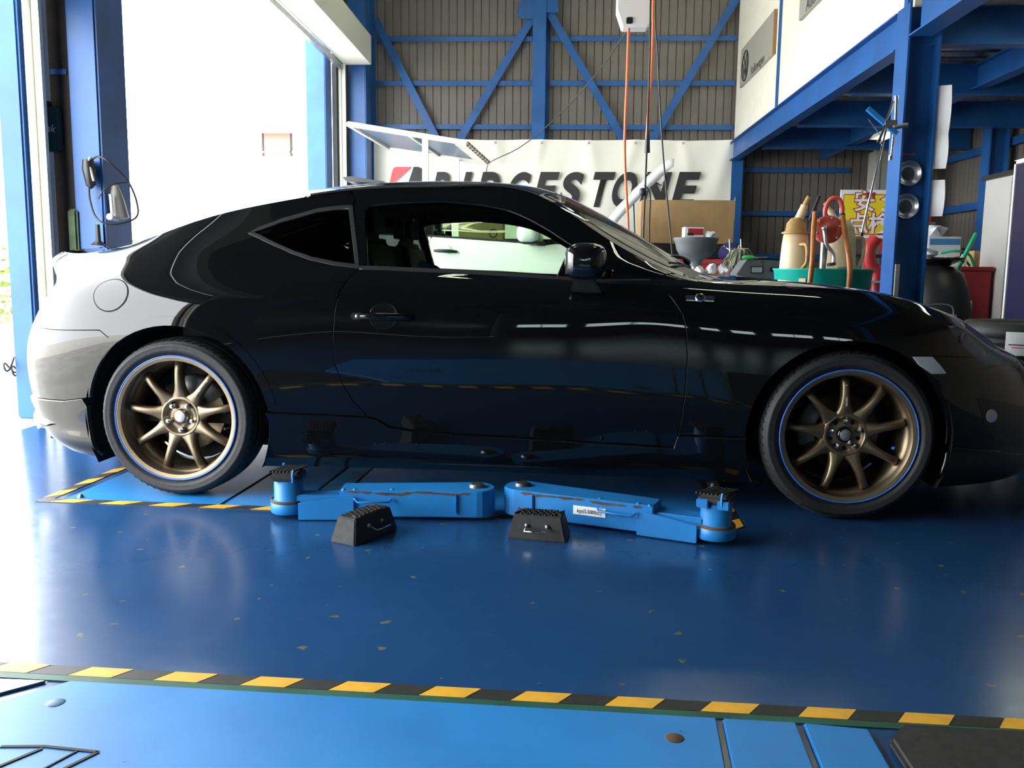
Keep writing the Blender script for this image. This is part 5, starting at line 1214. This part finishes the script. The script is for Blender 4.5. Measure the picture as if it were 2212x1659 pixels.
def build_back():
    # cabinet with the big carton on it, red chest in front
    cb = box_thing('tool_cabinet', 'dark metal cabinet under the long cardboard box at the back wall', 'cabinet', (1.58, 11.3, 0), (1.5, .6, 1.29), 'grime')
    for k in range(3): MB().box((-.48+.48*k, -.305, .64), (.45, .012, 1.15)).build('cabinet_door', 'black_trim', cb); MB().box((-.32+.48*k, -.32, .75), (.02, .02, .16)).build('handle', 'steel', cb)
    carton('long flattened-top brown cardboard box in front of the banner', (1.575, 11.25, 1.291), (1.15, .5, .535))
    rc = box_thing('tool_chest', 'red drawer tool chest behind the grey oil funnel', 'tool chest', (1.69, 9.55, 0), (.85, .45, 1.07), 'red_paint')
    for k in range(5): 
        dw = MB().box((0, -.232, .25+.18*k), (.80, .02, .165)).build('drawer', 'red_paint', rc, bevel=.004); MB().box((0, -.247, .31+.18*k), (.7, .012, .018)).build('drawer_pull', 'steel', dw)
    bag = thing('cloth_bag', 'dark blue cloth bag on the red tool chest', 'bag', (1.83, 9.5, 1.072)); 
    mb = MB(); mb.lathe([(0, .18), (.06, .175), (.11, .13), (.13, .07), (.12, .02), (.09, 0), (0, 0)], 14); o = mb.build('sack', 'dark_blue_cloth', bag); MB().tube(bez([(-.08, -.05, .14), (-.03, -.13, .10), (.04, -.13, .09), (.08, -.06, .15)], 5), .006, 6).build('strap', 'paper', bag)
    # oil funnel (drain bowl on a stand)
    f = thing('oil_drainer', 'grey bowl-shaped oil drainer on a silver stand, filled with packets', 'oil drainer', (1.075, 7.0, 0))
    MB().lathe([(.168, 1.19), (.178, 1.195), (.178, 1.185), (.165, 1.16), (.15, 1.10), (.12, 1.05), (.06, 1.02), (.045, 1.0), (.045, .97)], 36).build('bowl', 'grey_machine', f)
    MB().lathe([(.036, 1.0), (.036, .92), (.05, .915), (.05, .89), (.03, .885), (.03, .10)], 20).build('stand_tube', 'alu', f)
    MB().lathe([(0, .93), (.16, .93), (.17, .915), (.0, .91)], 24, Matrix.Translation((.05, 0, -.02))).build('tray', 'grey_machine', f)
    MB().lathe([(.22, .0), (.24, .02), (.22, .16), (.05, .2), (0, .2)], 24).build('tank', 'grey_machine', f)
    pk = thing('spare_part_box', 'small printed red, white and blue carton in the oil drainer bowl', 'box', (1.045, 6.98, 1.155), .1)
    MB().box((0, 0, .06), (.15, .10, .12)).build('carton', 'paper', pk); MB().box((.01, -.052, .085), (.12, .003, .05)).build('red_panel', 'red_paint', pk); MB().box((.005, 0, .122), (.14, .095, .003)).build('blue_top', 'bluebox', pk); MB().box((-.03, -.0535, .065), (.05, .003, .02)).build('black_print', 'print_black', pk)
    def crumple(name, label, cat, c, r, m, sq=.6, seed=1, n=90, sub=2):
        rs = random.Random(seed); bm = bmesh.new(); bmesh.ops.create_icosphere(bm, subdivisions=sub, radius=r)
        for v in bm.verts: v.co *= rs.uniform(.62, 1.15); v.co.z = max(v.co.z*sq, -r*sq*.55)+r*sq*.55
        me = bpy.data.meshes.new(name); bm.to_mesh(me); bm.free(); me.materials.append(M(m)); o = link(bpy.data.objects.new(name, me)); o.location = c; return tag(o, label, cat)
    crumple('plastic_bag', 'clear crumpled plastic bag in the oil drainer bowl', 'bag', (1.175, 6.99, 1.17), .06, 'plastic_bag', .9, 4)
    for i, (x, z, lb) in enumerate(((1.14, .912, 'left'), (1.235, .912, 'middle'), (1.325, .912, 'right'))):
        crumple('tissue', '%s crumpled white tissue of the three on the drainer tray' % lb, 'tissue', (x-.04, 6.93, z), .05, 'tissue', 1.1 if i else .8, 10+i)
    # bench with machine, mop and screwdriver
    bn = thing('workbench', 'dark workbench holding the grey battery charger', 'workbench', (1.80, 7.72, 0)); MB().box((0, 0, .84), (1.0, .7, .05)).build('bench_top', 'grime', bn)
    for sx in (-.45, .45):
        for sy in (-.2, .2): MB().box((sx, sy, .41), (.05, .05, .82)).build('leg', 'blue_steel', bn)
    m = thing('battery_charger', 'grey battery charger with a small lcd screen behind the hood', 'charger', (1.78, 7.52, .866)); MB().prism([(-.30, 0), (.30, 0), (.30, .16), (-.22, .17), (-.30, .05)], .3, Matrix(((1, 0, 0, 0), (0, 0, -1, .15), (0, 1, 0, 0), (0, 0, 0, 1)))).build('case', 'grey_machine', m, bevel=.006)
    s_ = MB().box((-.135, -.152, .085), (.105, .006, .06)).build('screen_bezel', 'print_black', m); MB().box((-.135, -.156, .085), (.085, .003, .042)).build('screen', 'screen_lcd', s_)
    MB().box((.08, -.152, .09), (.22, .004, .035)).build('label_strip', 'black_trim', m); MB().lathe([(0, .006), (.006, .005), (.007, 0)], 10, frame((-.10, -.152, .15), (1, 0, 0), (0, 0, 1))).build('knob', 'black_trim', m)
    mop = thing('mop_head', 'olive grey mop strings heaped behind the charger', 'mop', (1.60, 7.90, .866)); rs = random.Random(5); mb = MB()
    for k in range(110):
        a = rs.uniform(0, 2*PI); r1 = rs.uniform(.05, .17); p = [(0, 0, .2+rs.uniform(0, .05)), (r1*.5*math.cos(a), r1*.5*math.sin(a), .22+rs.uniform(-.03, .06)), (r1*math.cos(a), r1*math.sin(a)*.7, .1+rs.uniform(-.06, .1))]
        mb.tube(bez(p, 3), .006, 4, caps=False)
    o = mb.build('strings', 'rag', mop); o['kind'] = 'stuff'
    for dx in (-.07, .03): MB().tube([(dx, 0, .1), (dx-.02, 0, .36)], .007, 6).build('wire_prong', 'steel', mop)
    sdv = thing('screwdriver', 'bright green handled screwdriver lying on the charger', 'screwdriver', (1.60, 7.50, 1.055)); MB().tube([(-.05, 0, 0), (-.03, 0, 0), (.03, 0, 0), (.05, 0, 0)], [.012, .017, .017, .011], 8).build('handle', 'lime', sdv); MB().tube([(.05, 0, 0), (.16, 0, .002)], .004, 6).build('shaft', 'steel', sdv)
    # drum, tub, jugs and pump
    dc = (1.78, 6.0); dm = thing('oil_drum', 'dark steel drum below the green tub', 'drum', (dc[0], dc[1], 0)); MB().lathe([(0, .02), (.27, .02), (.29, 0), (.29, .24), (.298, .25), (.29, .26), (.29, .48), (.298, .49), (.29, .5), (.29, .74), (.28, .75), (0, .745)], 36).build('drum_body', 'grime', dm); MB().lathe([(0, .752), (.03, .752), (.03, .745)], 12, Matrix.Translation((.15, .1, 0))).build('bung', 'steel', dm)
    tb = thing('green_tub', 'turquoise green round tub holding two jugs and the hand pump', 'tub', (dc[0], dc[1], .753)); MB().lathe([(0, 0), (.29, 0), (.30, .01), (.318, .185), (.326, .192), (.326, .20), (.312, .198), (.292, .02), (0, .012)], 44).build('tub_body', 'tub_green', tb)
    MB().box((-.20, -.245, .10), (.045, .004, .07), Matrix.Rotation(-.65, 3, 'Z')).build('price_label', 'jug', tb)
    def jug(label, c, rz, h, lid):
        t = thing('oil_jug', label, 'jug', (c[0], c[1], .768), rz, 'oil measuring jugs')
        b = MB().lathe([(0, 0), (.098, 0), (.102, .01), (.10, .12), (.088, h-.08), (.078, h), (.074, h)], 28).build('jug_body', 'jug', t)
        if lid:
            MB().lathe([(.092, h), (.094, h+.008), (.07, h+.02), (.062, h+.07), (.035, h+.105), (0, h+.115)], 24).build('lid', 'jug_dark', t)
            MB().tube(bez([(.0, 0, h+.07), (.03, 0, h+.13), (.05, .0, h+.19)], 5), [.03]*8+[.026, .026, .026], 12).build('spout', 'jug', t); MB().tube([(.045, 0, h+.17), (.075, 0, h+.25)], [.022, .014], 10).build('spout_tip', 'jug_dark', t)
        else:
            MB().lathe([(.078, h), (.074, h+.02), (.05, h+.06), (.03, h+.075), (0, h+.08)], 24).build('shoulder', 'jug', t); MB().tube(bez([(-.03, 0, h+.04), (-.07, 0, h+.10), (-.13, 0, h+.19)], 5), [.03]*4+[.022]*4+[.014]*3, 10).build('spout', 'jug', t)
        hx = .03 if lid else .088
        MB().tube(bez([(hx-.02, -.09, h*.82), (hx+.01, -.135, h*.80), (hx+.015, -.14, h*.55), (hx-.01, -.10, h*.42)] if lid else [(hx-.02, -.02, h*.90), (hx+.04, -.03, h*.88), (hx+.045, -.03, h*.62), (hx+.01, -.03, h*.42)], 6), .012, 8).build('handle', 'jug_dark' if lid else 'jug', t)
        return t
    jug('cream oil jug with an amber lid and bent spout, left in the tub', (1.60, 6.05), 0, .42, True)
    jug('cream oil jug with a side handle, right of the red pump', (1.915, 6.05), 0, .44, False)
    p = thing('hand_pump', 'red rotary hand pump with grey crank and rust-brown hoses standing in the tub', 'pump', (1.735, 5.86, .768))
    MB().tube([(0, 0, .0), (0, 0, .37)], .02, 12).build('suction_pipe', 'steel', p)
    MB().lathe([(0, .045), (.03, .045), (.034, .035), (.06, .03), (.088, .028), (.092, .02), (.092, -.02), (.085, -.045), (0, -.05)], 30, frame((.02, .0, .44), (1, 0, 0), (0, 0, 1))).build('pump_body', 'pump_red', p)
    for k in range(6):
        a = 2*PI*k/6+.3; MB().lathe([(0, .034), (.007, .032), (.009, .026)], 8, frame((.02+.077*math.cos(a), 0, .44+.077*math.sin(a)), (1, 0, 0), (0, 0, 1))).build('bolt', 'steel', p)
    MB().tube(bez([(.0, 0, .52), (.0, 0, .58), (.03, 0, .635), (.08, 0, .64), (.105, 0, .59), (.108, 0, .54)], 6), .0155, 10).build('elbow', 'pump_red', p)
    MB().lathe([(.019, -.012), (.021, 0), (.019, .012)], 14, Matrix.Translation((.108, 0, .535))).build('hose_clamp', 'black_trim', p)
    MB().tube(bez([(.108, 0, .54), (.114, -.07, .40), (.112, -.185, .24), (.108, -.225, .12), (.10, -.225, -.05), (.09, -.24, -.40)], 8), .0175, 10).build('hose', 'brown_hose', p)
    MB().tube(bez([(-.075, -.03, .55), (-.095, -.09, .42), (-.115, -.17, .26), (-.13, -.20, .12), (-.14, -.20, -.05), (-.145, -.22, -.40)], 8), .0175, 10).build('hose', 'brown_hose', p)
    MB().tube([(-.09, .03, .50), (-.03, .05, .66)], .012, 8).build('black_nozzle', 'black_trim', p)
    MB().tube(bez([(-.02, -.06, .445), (-.015, -.07, .40), (.0, -.07, .34), (.045, -.07, .28), (.05, -.07, .22)], 6), .0125, 8).build('crank', 'alu', p); MB().lathe([(0, .012), (.014, .01), (.016, 0), (.016, -.02)], 14, frame((-.02, -.065, .445), (1, 0, 0), (0, 0, 1))).build('crank_boss', 'alu', p); MB().tube([(.055, -.07, .218), (.0, -.13, .21)], .012, 8).build('crank_grip', 'black_trim', p)
    crumple('rag', 'dark grey oily rag lying in the tub between the jugs', 'rag', (1.855, 5.81, .92), .055, 'grey_machine', .6, 21)
    # yellow sign board on a stand
    sx, sy = 2.98, 8.5
    t = thing('safety_sign', 'yellow safety inspection sign board with white Japanese characters outlined red', 'sign', (sx, sy, 0))
    wd, zb, zt = .66, 1.27, 1.72; MB().box((0, 0, (zb+zt)/2), (wd, .02, zt-zb)).build('board', 'paper', t); MB().box((0, -.012, (zb+zt)/2-.005), (wd-.05, .004, zt-zb-.07)).build('red_border', 'red_paint', t); MB().box((0, -.0145, (zb+zt)/2-.005), (wd-.065, .004, zt-zb-.085)).build('yellow_field', 'yellow_sign', t)
    for i, (ch, x, z) in enumerate((('安', -.11, 1.60), ('全', .14, 1.60), ('点', -.16, 1.395), ('検', .035, 1.395), ('整', .22, 1.395))):
        if ch == '整': continue
        text('character', ch, .20, 'red_paint', t, frame((x, -.018, z), (1, 0, 0), (0, 0, 1)), ext=.0004, off=.012); text('character', ch, .20, 'paper', t, frame((x, -.0195, z), (1, 0, 0), (0, 0, 1)), ext=.0004, off=.004)
    MB().box((0, .03, .64), (.06, .03, 1.28)).build('stand_post', 'steel', t); MB().box((0, .03, .015), (.5, .3, .03)).build('stand_foot', 'steel', t)
    # things fixed to the mezzanine column (its web faces the hall)
    for i, (x, y, tilt, lb) in enumerate(((1962, 375, .2, 'upper round steel magnetic tray on the blue column, blurred and tilted'), (1956, 446, 0, 'lower round steel magnetic tray on the blue column with a dark middle'))):
        q = atY(x, y, 6.50); t = thing('magnetic_tray', lb, 'tray', (q[0], 6.522, q[2]), 0, 'magnetic trays on the column')
        F = frame((0, 0, 0), (math.cos(tilt), 0, math.sin(tilt)), (-math.sin(tilt), 0, math.cos(tilt)))
        MB().lathe([(0, .02), (.05, .02), (.062, .022), (.076, .034), (.084, .044), (.089, .044), (.089, .038), (.07, .01), (.055, 0), (0, 0)], 36, F).build('dish', 'alu', t); MB().lathe([(0, .022), (.045, .022), (.047, .02)], 28, F).build('magnet_disc', 'grey_machine', t)
    for i, (x, y0, y1, lb) in enumerate(((2019, 187, 294, 'top white paper sheet curling off the blue column'), (2014, 292, 366, 'middle white paper sheet taped to the blue column edge'), (2009, 390, 468, 'lowest white paper sheet hanging on the blue column edge'))):
        a, b = atY(x, y0, 6.46), atY(x, y1, 6.46); w = .085; mb = MB(); V = []; n = 8
        for k in range(n+1):
            z = a[2]+(b[2]-a[2])*k/n; 
            for j in range(5): V.append((-w/2+w*j/4, -.02*math.sin(PI*k/n)*(j/4)-.03*(j/4)**2, z-a[2]))
        mb.add(V, [(k*5+j, k*5+j+1, (k+1)*5+j+1, (k+1)*5+j) for k in range(n) for j in range(4)], True); mb.add([(v[0], v[1]+.002, v[2]) for v in V], [(k*5+j, (k+1)*5+j, (k+1)*5+j+1, k*5+j+1) for k in range(n) for j in range(4)], True)
        o = mb.build('paper_sheet', 'paper', None); o.location = (2.672, 6.43, a[2]); tag(o, lb, 'paper', 'papers on the column')
    mk = atY(1963, 333, 6.51); tag(MB().box((0, 0, 0), (.095, .002, .012)).build('red_mark', 'print_red', None, loc=(mk[0], 6.52, mk[2])), 'red painted stroke on the blue column above the round trays', 'mark')
    # breaker bars and sockets held on a blue magnetic bar
    t = thing('tool_holder', 'blue magnetic tool bar with chrome socket wrenches on the column edge', 'tool holder', (2.39, 6.40, 0)); Y = 6.40
    def L(x, y, dy=0.): q = atY(x, y, Y); return (q[0]-2.39, dy, q[2])
    MB().bar(L(1868, 238, -.06), L(1930, 292, -.06), .035, .03).build('holder_bar', 'blue_lift', t)
    for nm, a, b, r in (('socket_bar', (1926, 216), (1924, 270), .011), ('socket_bar', (1923, 222), (1906, 262), .006), ('socket_bar', (1918, 224), (1902, 268), .006), ('socket_bar', (1920, 296), (1914, 348), .009), ('socket_bar', (1902, 275), (1888, 312), .010), ('thin_rod', (1866, 262), (1890, 295), .003)):
        MB().tube([L(*a, -.09), L(*b, -.09)], r, 8).build(nm, 'chrome', t)
    for a, b in (((1926, 213), (1926, 224)), ((1914, 340), (1913, 350)), ((1891, 305), (1887, 314))): MB().tube([L(*a, -.09), L(*b, -.09)], .016, 10).build('socket', 'chrome', t)
    MB().tube([L(1920, 280, -.10), L(1947, 276, -.12)], .016, 10).build('extension_tube', 'steel', t); MB().box(L(1914, 272, -.08), (.08, .04, .05)).build('ratchet_head', 'steel', t)
    rod = thing('inspection_rod', 'long thin chrome rod leaning from the tool bar down to the jug', 'rod', (2.39, 6.40, 0)); MB().tube([L(1907, 275, -.08), L(1847, 508, -.13)], .008, 8).build('rod_shaft', 'chrome', rod); MB().tube([L(1848, 504, -.13), L(1846, 520, -.13)], .014, 8).build('rod_tip', 'black_trim', rod)
    lv = thing('level_gauge', 'grey strip gauge fixed low on the blue column', 'gauge', (2.405, 6.395, .55)); MB().box((.02, 0, .17), (.03, .012, .55)).build('strip', 'locker_grey', lv); MB().box((.02, -.008, .12), (.03, .004, .06)).build('clip', 'cardboard', lv)
    # red lever press behind the column
    t = thing('tyre_press', 'red curved machine arm between the sign and the blue column', 'machine', (2.90, 8.2, 0)); MB().tube(bez([(0, 0, 1.26), (-.06, 0, 1.15), (-.03, 0, 1.0), (.03, 0, .9), (.03, 0, .4)], 6), .06, 10).build('arm', 'red_paint', t); MB().box((.03, 0, .2), (.4, .35, .4)).build('base', 'grime', t, bevel=.01); MB().box((-.12, -.1, .86), (.22, .2, .02)).build('shelf', 'locker_grey', t)
    # ---- right-hand corner
    t = thing('shelf_rack', 'low shelf rack loaded with red tools behind the column', 'shelf', (4.1, 10.6, 0)); 
    for z in (.25, .75, 1.15): MB().box((0, 0, z), (1.3, .5, .03)).build('shelf_board', 'grime', t)
    for x in (-.63, .63):
        for y in (-.22, .22): MB().box((x, y, .6), (.04, .04, 1.2)).build('upright', 'steel', t)
    carton('small printed cardboard box right of the lowest paper sheet', (3.72, 9.6, 1.12), (.26, .2, .27), 'cardboard', .2, txt='OD', tsz=.09, tpos=(.0, .18), trot=0)
    bs = box_thing('storage_cabinet', 'low dark cabinet under the printed box and red cases', 'cabinet', (4.0, 9.55, 0), (1.0, .4, 1.115), 'grime')
    MB().box((0, -.205, .55), (.94, .012, .95)).build('cabinet_front', 'black_trim', bs)
    t = box_thing('red_case', 'flat red tool case beside the printed cardboard box', 'case', (4.02, 9.6, 1.118), (.30, .2, .2), 'red_bin', bevel=.015); MB().box((0, -.105, .12), (.12, .015, .03)).build('latch', 'steel', t)
    t = thing('bottle_jack', 'red hydraulic jack with a white cap on the back shelf', 'jack', (4.0, 10.6, 1.168)); MB().box((.18, 0, .28), (.34, .25, .5)).build('jack_body', 'red_paint', t, bevel=.03); MB().box((.18, 0, .03), (.40, .3, .06)).build('jack_base', 'red_paint', t, bevel=.01); MB().tube([(-.12, 0, .3), (-.11, 0, .56)], .045, 12).build('white_cylinder', 'paper', t); MB().tube([(-.11, 0, .56), (-.11, 0, .62)], .048, 12).build('black_cap', 'black_trim', t); MB().tube([(-.02, -.14, .32), (.35, -.16, .36)], .02, 8).build('lever', 'alu', t); MB().tube([(.06, -.14, .05), (.12, -.14, .36)], .03, 8).build('ram', 'alu', t); MB().box((-.12, 0, .15), (.12, .15, .3)).build('bracket', 'red_paint', t, bevel=.01)
    crumple('plastic_bag', 'pale blue plastic bag in front of the red jack', 'bag', (4.02, 9.62, 1.32), .14, 'plastic_bag', .7, 31)
    crumple('dark_glove', 'black work glove bundle beside the pale plastic bag', 'glove', (4.30, 9.55, 1.118), .11, 'black_trim', .6, 33)
    t = thing('parts_bench', 'cluttered bench with a red bin below near the grey locker', 'bench', (3.95, 8.75, 0)); MB().box((0, 0, .79), (.5, .5, .03)).build('bench_top', 'grime', t)
    for sx in (-.22, .22):
        for sy in (-.22, .22): MB().box((sx, sy, .388), (.03, .03, .776)).build('leg', 'steel', t)
    rb = box_thing('red_bin', 'tall dark red plastic bin left of the grey locker', 'bin', (3.745, 8.18, 0), (.30, .26, .98), 'red_bin', bevel=.02); MB().box((0, 0, .985), (.33, .29, .04)).build('rim', 'red_bin', rb, bevel=.01); MB().box((-.02, -.135, .45), (.012, .012, .5)).build('seam', 'locker_grey', rb)
    t = carton('tan cardboard carton above the red bin', (4.10, 8.78, .806), (.18, .2, .36), 'cardboard')
    t = box_thing('parts_packet', 'pale blue printed parts packet above the red bin', 'box', (3.80, 8.90, .806), (.30, .12, .50), 'plastic_bag', -.1); MB().box((.0, -.063, .45), (.28, .004, .06)).build('blue_band', 'bluebox', t); 
    t = thing('spray_bottle', 'small white bottle with a black nozzle on the red bin', 'bottle', (3.66, 8.13, 1.006)); MB().lathe([(0, 0), (.03, 0), (.032, .01), (.032, .07), (.015, .095), (.012, .11)], 16).build('bottle_body', 'paper', t); MB().box((0, 0, .125), (.03, .02, .03)).build('nozzle', 'black_trim', t)
    t = thing('green_pole', 'bright green plastic pole leaning across the red bin', 'pole', (3.6, 7.9, 0)); a, b = atY(2062, 595, 7.85), atY(2108, 505, 8.0); d = (a-b)/np.linalg.norm(a-b); MB().tube([np.array(b)-[3.6, 7.9, 0], np.array(a)+d*.33-[3.6, 7.9, 0]], .019, 10).build('pole', 'green_plastic', t); MB().tube([np.array(a)*.7+np.array(b)*.3-[3.6, 7.9, 0], np.array(a)*.65+np.array(b)*.35-[3.6, 7.9, 0]], .024, 10).build('grip_ring', 'black_trim', t)
    t = thing('garden_hose', 'tangled green hose and clamps on the parts bench', 'hose', (3.79, 8.62, 1.0)); MB().tube(bez([(-.12, 0, .14), (.0, -.05, .16), (.14, 0, .13), (.2, .03, .05), (.22, .03, -.02)], 6), .013, 8).build('hose_loop', 'green_plastic', t); MB().tube(bez([(-.1, 0, .05), (.05, -.04, .1), (.16, 0, .02)], 6), .011, 8).build('hose_loop', 'olive', t); MB().box((0, 0, -.10), (.3, .16, .19)).build('basket', 'jug', t, bevel=.02)
    t = thing('rubbish_sack', 'big black rubbish sack piled right of the blue column', 'sack', (3.20, 7.6, 0)); mb = MB(); mb.lathe([(0, 1.02), (.12, 1.0), (.22, .94), (.27, .8), (.30, .62), (.29, .3), (.26, .05), (.2, 0), (0, 0)], 20); mb.build('sack_body', 'black_trim', t); MB().lathe([(.1, 1.0), (.24, 1.07), (.22, 1.05)], 16).build('sack_rim', 'black_gloss', t)
    crumple('clear_wrap', 'clear plastic wrap lying on top of the black sack', 'wrap', (3.06, 7.5, 1.06), .12, 'plastic_bag', .5, 41)
    t = thing('metal_pail', 'galvanised metal pail standing right of the blue column foot', 'bucket', (2.95, 6.95, 0)); MB().lathe([(0, 0), (.12, 0), (.145, .60), (.152, .605), (.152, .62), (.14, .615), (.115, .02), (0, .02)], 28).build('pail_body', 'steel', t); MB().lathe([(.138, .5), (.145, .505), (.14, .52)], 28).build('hoop', 'steel', t); MB().tube(bez([(-.14, 0, .6), (-.1, -.05, .68), (0, -.07, .70), (.1, -.05, .68), (.14, 0, .6)], 5), .005, 6).build('bail_handle', 'steel', t)
    # lockers
    t = box_thing('grey_locker', 'tall light grey locker with a lever handle left of the purple cabinet', 'locker', (4.18, 8.13, 0), (.50, .52, 1.80), 'locker_grey'); MB().box((-.256, 0, .92), (.012, .47, 1.72)).build('door', 'locker_grey', t, bevel=.003); MB().box((-.268, .17, .78), (.02, .03, .10)).build('handle', 'steel', t); MB().box((0, 0, 1.82), (.56, .56, .04)).build('top_board', 'black_trim', t)
    t = box_thing('purple_cabinet', 'tall dark purple cabinet with a white frame at the right edge', 'cabinet', (3.78, 6.50, 0), (.56, 1.0, 1.80), 'locker_grey')
    MB().box((-.285, 0, .90), (.012, .94, 1.74)).build('door', 'purple', t, bevel=.003)
    for z in (1.79, .012): MB().box((-.288, 0, z), (.02, 1.0, .03)).build('frame_bar', 'white_metal', t)
    for y in (-.487, .487): MB().box((-.288, y, .9), (.02, .026, 1.8)).build('frame_post', 'white_metal', t)
    MB().lathe([(0, .012), (.022, .01), (.026, 0)], 16, frame((-.293, .12, 1.03), (0, -1, 0), (0, 0, 1))).build('lock', 'steel', t)
    t = box_thing('black_case', 'small black case on top of the purple cabinet', 'case', (3.66, 6.80, 1.81), (.22, .20, .20), 'black_trim', bevel=.02); MB().box((-.115, 0, .03), (.012, .05, .02)).build('catch', 'paper', t)
    carton('small brown carton on the purple cabinet, cut by the right edge', (3.68, 6.50, 1.81), (.28, .28, .27), 'cardboard')
    # tyres
    for k, lb in enumerate(('bottom tyre of the stack in front of the coupe nose', 'middle tyre of the stack in front of the coupe nose', 'top tyre of the stack with a white paper label')):
        t = thing('new_tyre', lb, 'tyre', (2.62, 5.05, .222*k), .3*k, 'stacked new tyres')
        pf = [(.20, .05), (.22, .012), (.27, .0), (.305, .018), (.318, .05), (.318, .085), (.308, .088), (.308, .096), (.318, .099), (.318, .123), (.308, .126), (.308, .134), (.318, .137), (.318, .17), (.305, .202), (.27, .22), (.22, .208), (.20, .17)]
        MB().lathe(pf, 48).build('tyre_body', 'tyre', t)
        MB().lathe([(.198, .05), (.196, .11), (.198, .17)], 32).build('inner_wall', 'liner', t)
        a0_, a1_ = (-2.12-.3*k, -1.88-.3*k)
        if k in (0, 2):
            b = MB().lathe([(.3195, .045), (.3205, .11), (.3195, .172)], 8, a0=-2.25-.3*k, a1=-1.92-.3*k).build('paper_label', 'paper', t)
            MB().lathe([(.3212, .100), (.3212, .106)], 6, a0=-2.2-.3*k, a1=-1.97-.3*k).build('label_print', 'print_black', t); MB().lathe([(.3209, .085), (.3209, .09)], 6, a0=-2.15-.3*k, a1=-1.97-.3*k).build('label_print', 'print_red', t)
build_back()
# carton on the hatchback seat
carton('yellowish cardboard box with dark lettering seen through both cars\' windows', (-.86, 9.55, .84), (.48, .34, .65), 'cardboard_light', 0, txt='ARO', tsz=.13, tpos=(.14, .40), trot=PI/2)
# ================================================================== THINGS AT THE LEFT COLUMN
def left_things():
    t = thing('notice_board', 'dark brown board between the shutter rail and the blue column', 'board', (-2.97, 5.14, 0)); MB().box((0, 0, 1.7), (.14, .02, 3.4)).build('board', 'brown_board', t); MB().box((-.01, -.015, 2.05), (.10, .012, .03)).build('shelf_lip', 'blue_steel', t)
    q = atY(112, 280, 5.10); t = thing('tool_case', 'dark teal tool case with pale script lettering beside the shutter rail', 'tool case', (q[0]-.01, 5.085, q[2]-.13)); MB().box((.0, 0, .13), (.135, .07, .26)).build('case', 'teal_case', t, bevel=.008); MB().box((0, -.02, .27), (.06, .03, .03)).build('grip', 'black_trim', t); text('case_text', 'mak', .062, 'paper', t, frame((.008, -.037, .13), (1, 0, -.1), (.1, 0, 1)), shear=.2, ext=.0004)
    q = atY(158, 510, 5.06); t = thing('green_cloth', 'dull green cloth hanging beside the blue column foot', 'cloth', (q[0], 5.07, q[2]-.3)); MB().box((0, 0, .25), (.06, .03, .42)).build('drape', 'olive', t, bevel=.012); MB().box((.01, -.012, .12), (.07, .03, .2)).build('fold', 'olive', t, bevel=.012)
    # work light with cord on the column
    Y = 5.03
    def L(x, y, dy=0.): q = atY(x, y, Y); return Vector((q[0]+2.8, q[1]-Y+dy, q[2]))
    t = thing('inspection_lamp', 'black hand lamp with a coiled black cord hooked on the blue column', 'lamp', (-2.8, Y, 0))
    MB().tube([L(190, 345), L(192, 365), L(197, 400), L(200, 402)], [.03, .038, .028, .02], 10).build('lamp_head', 'black_trim', t); MB().tube([L(199, 362, -.02), L(207, 392, -.02)], .009, 8).build('bright_strip', 'plug_grey', t); MB().tube([L(195, 348, -.02), L(200, 340, -.02)], .008, 8).build('switch', 'plug_grey', t)
    MB().tube(bez([L(198, 345), L(212, 338), L(235, 350), L(256, 385, .1), L(268, 430, .15), L(268, 465, .15), L(250, 482, .05), L(225, 482), L(205, 465), L(194, 430), L(192, 400)], 6), .006, 6).build('cord', 'cable', t)
    MB().tube([L(211, 485), L(213, 520), L(213, 530)], [.012, .014, .045], 10).build('cable_end', 'black_trim', t); MB().tube(bez([L(212, 430), L(225, 410), L(240, 395, .05), L(255, 390, .1)], 5), .004, 5).build('cord', 'cable', t)
    Y2 = 5.30
    def L2(x, y, dy=0.): q = atX(x, y, -2.68); return Vector((q[0]+2.68, q[1]-Y2+dy, q[2]))
    t = thing('spray_gun', 'grey tapered spray gun hanging on the side of the blue column', 'spray gun', (-2.68, Y2, 0))
    MB().tube([L2(248, 400), L2(252, 430), L2(258, 470)], [.018, .04, .055], 12).build('cup', 'plug_grey', t); MB().tube([L2(244, 420, -.03), L2(248, 462, -.03)], .010, 8).build('pale_edge', 'paper', t); MB().tube([L2(236, 468), L2(254, 474)], [.02, .013], 8).build('nozzle', 'paper', t); MB().tube([L2(262, 470), L2(276, 468)], [.016, .012], 8).build('trigger', 'paper', t)
    # coiled hose and stand outside at the left edge
    q = atZ(40, 800); t = thing('coiled_cord', 'small black coiled cord hanging outside left of the coupe bumper', 'cord', (-3.25, 4.98, 0)); mb = MB(); c = atX(40, 785, -3.2)
    pts = [Vector((0, .06*math.cos(.35*k), 0))+Vector((.02*math.sin(.35*k*1.0), .004*k-.1, c[2]-.05+.03*math.sin(.35*k*2)+.0012*(k-30)**2*.06)) for k in range(70)]; mb.tube(pts, .006, 6); mb.build('coil', 'cable', t)
left_things()
